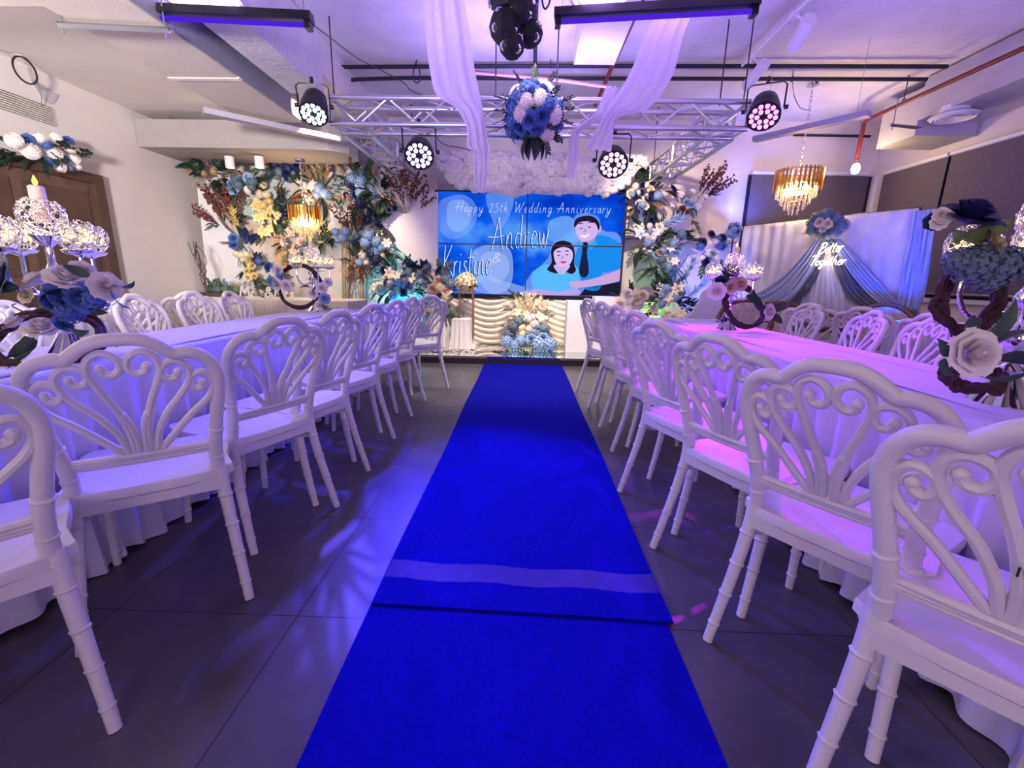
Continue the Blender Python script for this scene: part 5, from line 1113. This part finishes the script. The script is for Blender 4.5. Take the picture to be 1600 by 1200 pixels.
# scattered white petals on the stage
mb = MB(); r = random.Random(9)
for i in range(420):
    x, y = r.gauss(-1.05, .28), r.uniform(5.9, 6.5); a = r.random()*6; s = r.uniform(.012, .024); z = .102+r.uniform(0, .015)
    mb.add([(x-s*math.cos(a), y-s*math.sin(a), z), (x+s*math.sin(a), y-s*math.cos(a), z+.006), (x+s*math.cos(a), y+s*math.sin(a), z), (x-s*math.sin(a), y+s*math.cos(a), z+.008)], [(0, 1, 2, 3)])
tag(mb.build('scattered_petals', 'fwhite'), 'white petals strewn on the mirrored stage below the plinth', 'petals', kind='stuff')
# ceiling ball, door wreath, photo corner flowers
bc = at(834, 180, y=4.28)
t = ball('large hanging ball of blue hydrangeas and white pompons in front of the truss', bc, .27, [('Hb', 12, .085), ('Rb', 24, .078), ('Pw', 18, .080), ('Pc', 2, .06), ('Sk', 8, .12), ('Sg', 4, .12)], 21, 'hanging_flower_ball')
for a in (-70, -85, -100, -112, -60): fput(t, 'leaf', 'leafd', Vector((.0+.08*math.cos(math.radians(a)), -.08, -.20)), .19, Vector((math.cos(math.radians(a)), -.2, math.sin(math.radians(a)))))
for a in (20, 5, -15, 160, 178, 195, 205, 60, 90, 120): fput(t, 'leaf_spray', 'leafd', Vector((.22*math.cos(math.radians(a)), -.02, .22*math.sin(math.radians(a)))), .16, Vector((math.cos(math.radians(a)), -.2, math.sin(math.radians(a)))))
MB().cyl((0, 0, .15), (0, 0, ZS-bc.z), .003, n=5).build('hanging_wire', 'black', t)
def dpl(x, y): return at(x, y, x=XL+.20)
its = [('Pw', -42, -16, 11), ('Pw', -16, 0, 12), ('Pw', 20, 4, 11), ('Pw', -2, -20, 9), ('Pw', 44, -4, 9), ('Pw', 52, 12, 8), ('Pw', 30, 24, 9), ('Pw', 58, 24, 6), ('Pw', 24, -20, 8), ('Rb', -20, -18, 9), ('Hb', 8, -10, 9), ('Rb', 44, -16, 8), ('Hb', 36, 12, 8), ('Rb', 12, 18, 8), ('Hd', 46, 26, 6)]+[('Sk', -60+i*8, 0+6*math.sin(i), 28) for i in range(16)]+[('Lk', -56+i*12, 8, 22) for i in range(8)]
arrangement('white pompons, blue roses and dark greenery over the brown door', 60, 238, 0, its, face=(1, -.4, .1), plane=dpl)
arrangement('slate blue hydrangea bunch with cream roses above the neon sign', 1296, 352, 0, [('Hd', -20, -2, 11), ('Hd', -12, -10, 11), ('Hd', 2, -14, 12), ('Hd', 16, -8, 11), ('Hd', 24, 2, 11), ('Hd', -24, 8, 9), ('Hd', 14, 12, 10), ('Hd', -8, 12, 10), ('Rc', -6, -2, 8, .07), ('Rc', 7, 0, 8, .07), ('Rc', 0, 8, 7, .07), ('Hd', 2, 16, 9), ('Sk', -28, 10, 16, 200), ('Sd', 0, 20, 18, -100), ('Sd', 6, 20, 20, -80)], plane=lambda x, y: pl(x, y, .12), face=(PN.x, PN.y, .1))
pp = at(1147, 360, y=5.85); ball('sky blue hydrangea ball on a thin black pole', pp, .085, [('Hl', 12, .045), ('Rb', 4, .03)], 4)
tag(MB().cyl((pp.x, pp.y, 0), (pp.x, pp.y, pp.z-.05), .009).build('thin_pole', 'black'), 'thin black pole under the sky blue flower ball', 'pole')
tag(MB().cyl((pp.x, pp.y, 0), (pp.x, pp.y, .015), .1, n=20).build('pole_base', 'black'), 'round black base of the flower pole', 'base')
# blue lit wavy board at the right stage corner
board('low white wavy board lit blue behind the right side candelabra', sm2([(1060, 520), (1068, 500), (1082, 488), (1092, 470), (1100, 455), (1116, 450), (1128, 462), (1140, 478), (1150, 520)]), 5.6, .04, 'white')
# display table things
def cpl(x, y, yy=5.75): return at(x, y, y=yy)
TZ = .775
t = thing('twig_planter', 'curly brown twigs rising from a low succulent planter on the display table', 'plant', (at(322, 463, y=5.8).x+.12, 5.85, TZ)); r = random.Random(2)
MB().box((-.22, -.08, 0), (.30, .08, .05)).build('planter_tray', 'brown', t, smooth=False)
for k in range(7):
    x = -.12+r.uniform(-.05, .05); P = [Vector((x, 0, .04))]; 
    for j in range(1, 10): P.append(Vector((x-.010*j*r.uniform(.4, 1.4)+.018*math.sin(j*1.1+k), .02*math.cos(j+k), .04+j*r.uniform(.055, .075))))
    MB().tube(smooth_pts(P, 4), .005, 5).build('twig', 'brown', t)
for k in range(9): fput(t, 'hydrangea', ('fdusty', 'leaf', 'leafl')[k % 3], Vector((-.1+.045*k, -.02*(k % 2), .09)), .06, Vector((r.uniform(-.3, .3), -.5, 1)))
for k in range(8): fput(t, 'leaf_spray', ('leaf', 'fdusty')[k % 2], Vector((-.08+.03*k, 0, .07)), .17, Vector((r.uniform(-.3, .3), -.2, 1)))
pf = at(428, 460, y=5.78)
arrangement('low green and white foliage bunch at the right of the display table', 432, 452, 5.85, scatter(61, 20, 9, [('Sg', 10, 16), ('Hd', 5, 6), ('Rw', 3, 6), ('Sk', 4, 16)]))
lt = mat('letter_white', (.8, .74, .66), .5)
def letters(label, text, a, b, h, nm):
    A, B = at(*a, y=5.62), at(*b, y=5.62); t = thing(nm, label, 'sign', (A.x, 5.62, TZ+.016)); x = 0; wd = sum(GLX[c][0] for c in text)
    for ch in text:
        w_, st_ = GLX[ch]; mb = MB()
        for s in st_: mb.tube(smooth_pts([((x+p)/wd*(B.x-A.x), 0, q*h) for p, q in s], 4), .013, 6)
        mb.build('letter', lt, t); x += w_
GLX = {'M': (.9, [[(0, 0), (.1, .5), (.2, 1)], [(.2, 1), (.35, .5), (.42, .25)], [(.42, .25), (.55, .6), (.7, 1)], [(.7, 1), (.72, .5), (.75, 0)]]), 'r': (.5, [[(.05, 0), (.05, .45)], [(.05, .3), (.2, .46), (.35, .42)]]), 's': (.5, [[(.35, .42), (.15, .48), (.1, .32), (.3, .2), (.25, 0), (.02, .03)]])}
GLX['&'] = (.9, [[(.8, .1), (.4, .5), (.25, .75), (.45, .95), (.6, .75), (.2, .4), (.1, .15), (.35, .0), (.75, .4)]])
letters('small white script letters Mr on the display table', 'Mr', (376, 466), (402, 466), .14, 'letter_sign')
letters('small yellowish ampersand on the display table between the letter signs', '&', (414, 466), (428, 466), .12, 'letter_sign')
letters('small white script letters Mrs on the display table', 'Mrs', (430, 468), (462, 468), .12, 'letter_sign')
# ================================================================ candelabras
def globe_mesh(r, seed):
    mb = MB(); N = 60
    for i in range(N):
        z = 1-1.82*(i+.5)/N; a = i*2.39996; q = math.sqrt(max(0, 1-z*z)); d = Vector((q*math.cos(a), q*math.sin(a), -z)); s = d.orthogonal().normalized(); tt = d.cross(s)
        mb.tube([d*r+(s*math.cos(b)+tt*math.sin(b))*r*.19 for b in [2*PI*k/7 for k in range(7)]], r*.027, 4, closed=True)
    return mb.mesh('globe_wires', 'chrome')
def bead_mesh(r):
    mb = MB(); N = 44
    for i in range(N):
        z = 1-1.82*(i+.5)/N; a = i*2.39996; q = math.sqrt(max(0, 1-z*z)); d = Vector((q*math.cos(a), q*math.sin(a), -z)); mb.sph(d*r, r*.09, 6, 4)
    return mb.mesh('crystal_beads', M['bead'])
M['bead'] = mat('crystal_bead', (.92, .90, .95), .03, trans=.75, ior=1.5)
fl = emat('fairy_light', (1, .74, .30), 2.6)
def light_mesh(r):
    mb = MB(); q = random.Random(6)
    for i in range(46):
        d = Vector((q.gauss(0, 1), q.gauss(0, 1), q.gauss(0, 1))).normalized()*r*q.uniform(.5, 1.02); d.z = abs(d.z)*.95-.35*r
        mb.sph(d, r*.10, 6, 4)
    return mb.mesh('fairy_lights', fl)
GM, BM, LM = globe_mesh(.06, 1), bead_mesh(.06), light_mesh(.055)
def candelabra(label, x, y, z, rz, s=1, watt=3):
    t = thing('candelabra', label, 'candelabra', (x, y, z), rz); t.scale = (s,)*3
    MB().lathe([(.0001, 0), (.070, .0), (.067, .006), (.045, .04), (.027, .075), (.02, .09)], n=48, flute=.09, nf=12).build('fluted_base', 'chrome', t)
    MB().lathe([(.02, .085), (.03, .10), (.014, .12), (.012, .15), (.026, .165), (.034, .19), (.026, .215), (.012, .235), (.012, .27), (.03, .285), (.034, .30), (.02, .33), (.012, .35), (.012, .40)], n=20).build('stem', 'chrome', t)
    for k in range(4):
        a = k*PI/2+.5; c, s_ = math.cos(a), math.sin(a)
        P = [(.0, .285), (.03, .255), (.07, .235), (.115, .25), (.14, .30), (.14, .345), (.14, .375)]
        arm = MB(); arm.tube(smooth_pts([(r*c, r*s_, zz) for r, zz in P], 5), .0065, 8); arm.tube(smooth_pts([(r*c, r*s_, zz) for r, zz in [(.07, .235), (.075, .27), (.05, .285), (.038, .265), (.05, .25)]], 4), .004, 6)
        arm = arm.build('arm', 'chrome', t)
        MB().lathe([(.006, .37), (.02, .378), (.045, .385), (.052, .395), (.05, .397), (.02, .388)], (.14*c, .14*s_, 0), 20).build('drip_cup', 'chrome', arm)
        g = put('crystal_globe', GM, t, (.14*c, .14*s_, .448)); put('crystal_beads', BM, g); put('fairy_lights', LM, g)
    MB().lathe([(.006, .40), (.03, .425), (.05, .445), (.05, .449), (.02, .44)], n=20).build('drip_cup', 'chrome', t)
    g = put('crystal_globe', GM, t, (0, 0, .515), None, 1.1); put('crystal_beads', BM, g)
    cn = MB().lathe([(.0001, .49), (.023, .49), (.023, .612), (.018, .617), (.0001, .614)], n=20).build('led_candle', mat('candle_wax', (.80, .62, .50), .5), t)
    MB().lathe([(.0001, .614), (.007, .623), (.008, .632), (.004, .645), (.0001, .654)], n=10).build('candle_flame', emat('flame', (1, .62, .12), 2.2), cn)
    point('candelabra_glow', Vector((x, y, z+.52*s)), (1, .75, .45), watt*.4, .06)
    return t
def twig_ring(label, c, R, tilt, s=1):
    t = thing('twig_wreath', label, 'wreath', c); r = random.Random(int(c[0]*100))
    q = Euler(tilt).to_matrix()
    for k in range(4):
        P = [q @ Vector(((R+.012*math.sin(3*a+k))*math.cos(a), (R+.012*math.cos(2*a+k))*math.sin(a), .012*math.sin(5*a+k*2))) for a in [2*PI*i/30 for i in range(30)]]
        MB().tube(P, .010*s, 6, closed=True).build('woven_twig', 'twig', t)
    for k in range(4):
        a = r.uniform(0, 6); P = [q @ Vector((R*math.cos(a), R*math.sin(a), 0)), q @ Vector((R*1.2*math.cos(a+.2), R*1.2*math.sin(a+.2), .04)), q @ Vector((R*1.45*math.cos(a+.1), R*1.45*math.sin(a+.1), .02))]
        MB().tube(smooth_pts(P, 4), .0022, 4).build('loose_tendril', 'twig', t)
    return t
def garland(label, c, items):
    t = thing('flower_garland', label, 'flowers', c)
    for kd, x, y, z, s, d in items: fput(t, KI[kd[0]], CO[kd[1]], Vector((x, y, z)), s, Vector(d), x*20)
    return t
# near right
cr = Vector((1.40, 1.28, .7535)); candelabra('silver crystal candelabra standing near the camera on the right table', *cr, .25, 1, 2.5)
def gpx(label, Y, items):
    c = at(items[0][1], items[0][2], y=Y); t = thing('flower_garland', label, 'flowers', c)
    for kd, x, y, s_, d, *o in items: fput(t, KI[kd[0]], CO[kd[1]], at(x, y, y=Y+(o[0] if o else 0))-c, s_, Vector(d), x*.37)
    return t
twig_ring('dark twig ring hanging behind the blue peony of the near right candelabra', at(1512, 468, y=1.24), .085, (1.45, .1, .1), .9)
twig_ring('dark twig loop lying on the foot of the near right candelabra', at(1520, 592, y=1.22), .055, (.25, -.25, 0), .9)
gpx('white rose with green leaves low on the near right candelabra', 1.13, [('Rw', 1517, 552, .062, (-.05, -1, .2)), ('Lg', 1500, 545, .105, (-1, -.3, .2), .01), ('Lg', 1500, 562, .09, (-.7, -.3, -.3), .01), ('Lg', 1535, 530, .11, (.3, -.3, .9), .02), ('Lk', 1545, 545, .15, (1, -.1, .45), .03), ('Lg', 1520, 580, .11, (1, -.3, -.05), .0), ('Lg', 1510, 530, .07, (-.2, -.3, 1), .02), ('Lk', 1560, 560, .1, (1, -.1, -.1), .03)])
gpx('blue peony, navy rose and cream roses around the near right candelabra top', 1.14, [('Hd', 1520, 415, .052, (-.1, -.8, .5)), ('Hd', 1552, 418, .055, (.2, -.8, .4)), ('Hd', 1497, 408, .036, (-.5, -.7, .5)), ('Hd', 1580, 412, .045, (.3, -.7, .5)), ('Hd', 1540, 400, .04, (0, -.6, .8)), ('Hd', 1540, 436, .04, (0, -.8, -.3)), ('Rn', 1512, 343, .066, (.1, -.45, .9)), ('Rw', 1473, 338, .022, (-.3, -.8, .4)), ('Rw', 1467, 348, .018, (-.5, -.8, .1)), ('Rn', 1462, 346, .024, (-.7, -.6, .3), .02), ('Rc', 1546, 386, .04, (.7, -.6, .3)), ('Li', 1500, 368, .10, (1, -.2, .2), .02), ('Li', 1515, 372, .09, (1, -.3, .5), .02), ('Li', 1505, 372, .07, (-.6, -.4, .1), .01), ('Li', 1520, 378, .06, (.9, -.5, -.1), .0)])
# near left
clf = Vector((-1.76, 1.66, .7535)); candelabra('silver crystal candelabra standing near the camera on the left table', *clf, .9, 1, 3)
twig_ring('dark twig ring slung low around the near left candelabra', at(78, 530, y=1.58), .15, (.5, .35, 0), 1.2)
gpx('white roses and blue petals around the near left candelabra', 1.50, [('Rw', 105, 436, .062, (.45, -.35, .8)), ('Rw', 60, 442, .052, (-.5, -.35, .8)), ('Rw', 164, 448, .050, (.85, -.45, .25)), ('Rw', 128, 424, .04, (.7, -.4, .5), .05), ('Rb', 100, 462, .058, (0, -.9, -.3)), ('Rb', 128, 465, .055, (.2, -.9, -.2)), ('Rb', 82, 470, .045, (-.3, -.9, -.2)), ('Hb', 108, 488, .045, (0, -.9, -.3)), ('Hb', 148, 470, .045, (.4, -.9, -.2)), ('Rb', 100, 505, .035, (0, -.8, -.5)), ('Lg', 178, 444, .09, (1, -.2, .0)), ('Lg', 140, 432, .07, (-.4, -.3, .3)), ('Lg', 176, 455, .08, (.6, -.2, -.7)), ('Lk', 75, 450, .11, (.9, -.3, -.3)), ('Rd', 10, 432, .06, (-.5, -.8, .3)), ('Lk', 30, 450, .10, (-.8, -.3, .1)), ('Rw', 66, 514, .055, (.3, -.35, .85)), ('Rw', 26, 507, .045, (-.4, -.35, .8)), ('Lg', 108, 512, .10, (.8, -.3, -.1)), ('Lg', 40, 525, .10, (-.2, -.3, -.9)), ('Lk', 55, 530, .10, (-.6, -.3, -.5)), ('Rc', 42, 462, .03, (0, -.9, .3), .06), ('Lg', 85, 478, .07, (-.9, -.2, .1), .03), ('Lk', 118, 452, .11, (-.9, -.3, -.2)), ('Lk', 140, 480, .08, (.9, -.3, -.2))])
# middle left
cml = Vector((-1.92, 4.1, .7535)); candelabra('silver crystal candelabra at the far end of the left table', *cml, .2, 1, 2.5)
twig_ring('dark open twig ring on the far left candelabra', (cml.x-.10, cml.y-.08, cml.z+.22), .19, (1.35, 0, 0))
garland('pale blue and violet roses on the far left candelabra ring', (cml.x, cml.y-.12, cml.z+.26), [('Rw', -.26, 0, .10, .055, (-.2, -1, .1)), ('Rw', -.28, 0, -.02, .06, (-.2, -1, -.1)), ('Rw', -.20, 0, -.03, .055, (.1, -1, 0)), ('Rb', -.34, 0, .12, .05, (-.5, -.8, .2)), ('Rl', -.33, 0, .0, .055, (-.6, -.8, 0)), ('Rl', -.24, .0, .05, .05, (0, -1, 0)), ('Sg', -.22, 0, .06, .12, (1, -.3, -.2)), ('Rw', .04, 0, -.10, .05, (0, -1, .1)), ('Rw', .12, 0, -.05, .05, (.4, -.9, .1)), ('Rl', .14, 0, -.14, .05, (.4, -.9, 0)), ('Rw', .10, 0, -.20, .05, (.2, -1, -.1)), ('Lg', .02, 0, -.05, .09, (-1, -.2, .1)), ('Lk', .06, 0, -.12, .09, (0, -.2, 1)), ('Sg', .10, 0, -.2, .12, (1, -.3, -.3)), ('Rw', .17, .02, .0, .04, (.6, -.7, .3))])
# middle right
cmr = Vector((1.46, 3.22, .7535)); candelabra('silver crystal candelabra in the middle of the right table', *cmr, .6, .92, 2.5)
twig_ring('dark twig ring leaning on the middle right candelabra', (cmr.x+.06, cmr.y-.09, cmr.z+.17), .15, (1.0, .5, 0))
garland('violet lit roses and a navy rose on the middle right candelabra', (cmr.x, cmr.y-.12, cmr.z+.30), [('Rn', -.07, 0, .10, .05, (-.2, -1, .2)), ('Rp', -.06, 0, .0, .05, (0, -1, 0)), ('Rw', -.15, 0, -.03, .06, (-.4, -.9, 0)), ('Rp', .0, 0, .02, .05, (.2, -1, .1)), ('Rn', -.12, .02, .03, .045, (-.4, -.8, .3)), ('Lk', -.08, 0, .03, .11, (-.5, -.3, .6)), ('Lk', .05, 0, -.06, .14, (1, -.2, -.5)), ('Rw', .22, 0, -.16, .055, (.4, -.9, .1)), ('Lk', .2, 0, -.14, .11, (-1, -.3, .3)), ('Lk', .24, 0, -.17, .10, (.6, -.3, -.6)), ('Lk', .22, 0, -.14, .12, (.9, -.3, .2)), ('Sk', -.02, 0, -.22, .14, (-1, -.3, -.1))])
# items on the second right table and floor by the photo corner
arrangement('white and blue flowers low beside the right end of the photo corner', 1425, 498, 0, [('Rw', -6, -2, 9), ('Hd', 6, -6, 9), ('Hd', 14, 2, 8), ('Rw', 4, 6, 7), ('Hb', -14, 4, 8), ('Sk', 10, 4, 18)], plane=lambda x, y: pl(x, y, .15), face=(PN.x, PN.y, .1))
arrangement('small white and slate posy between the window side chairs', 1245, 508, 4.3, [('Pw', -6, -4, 6), ('Pc', 4, -8, 6), ('Hd', 8, 2, 8), ('Hd', -4, 6, 8), ('Sk', 10, 6, 14)])
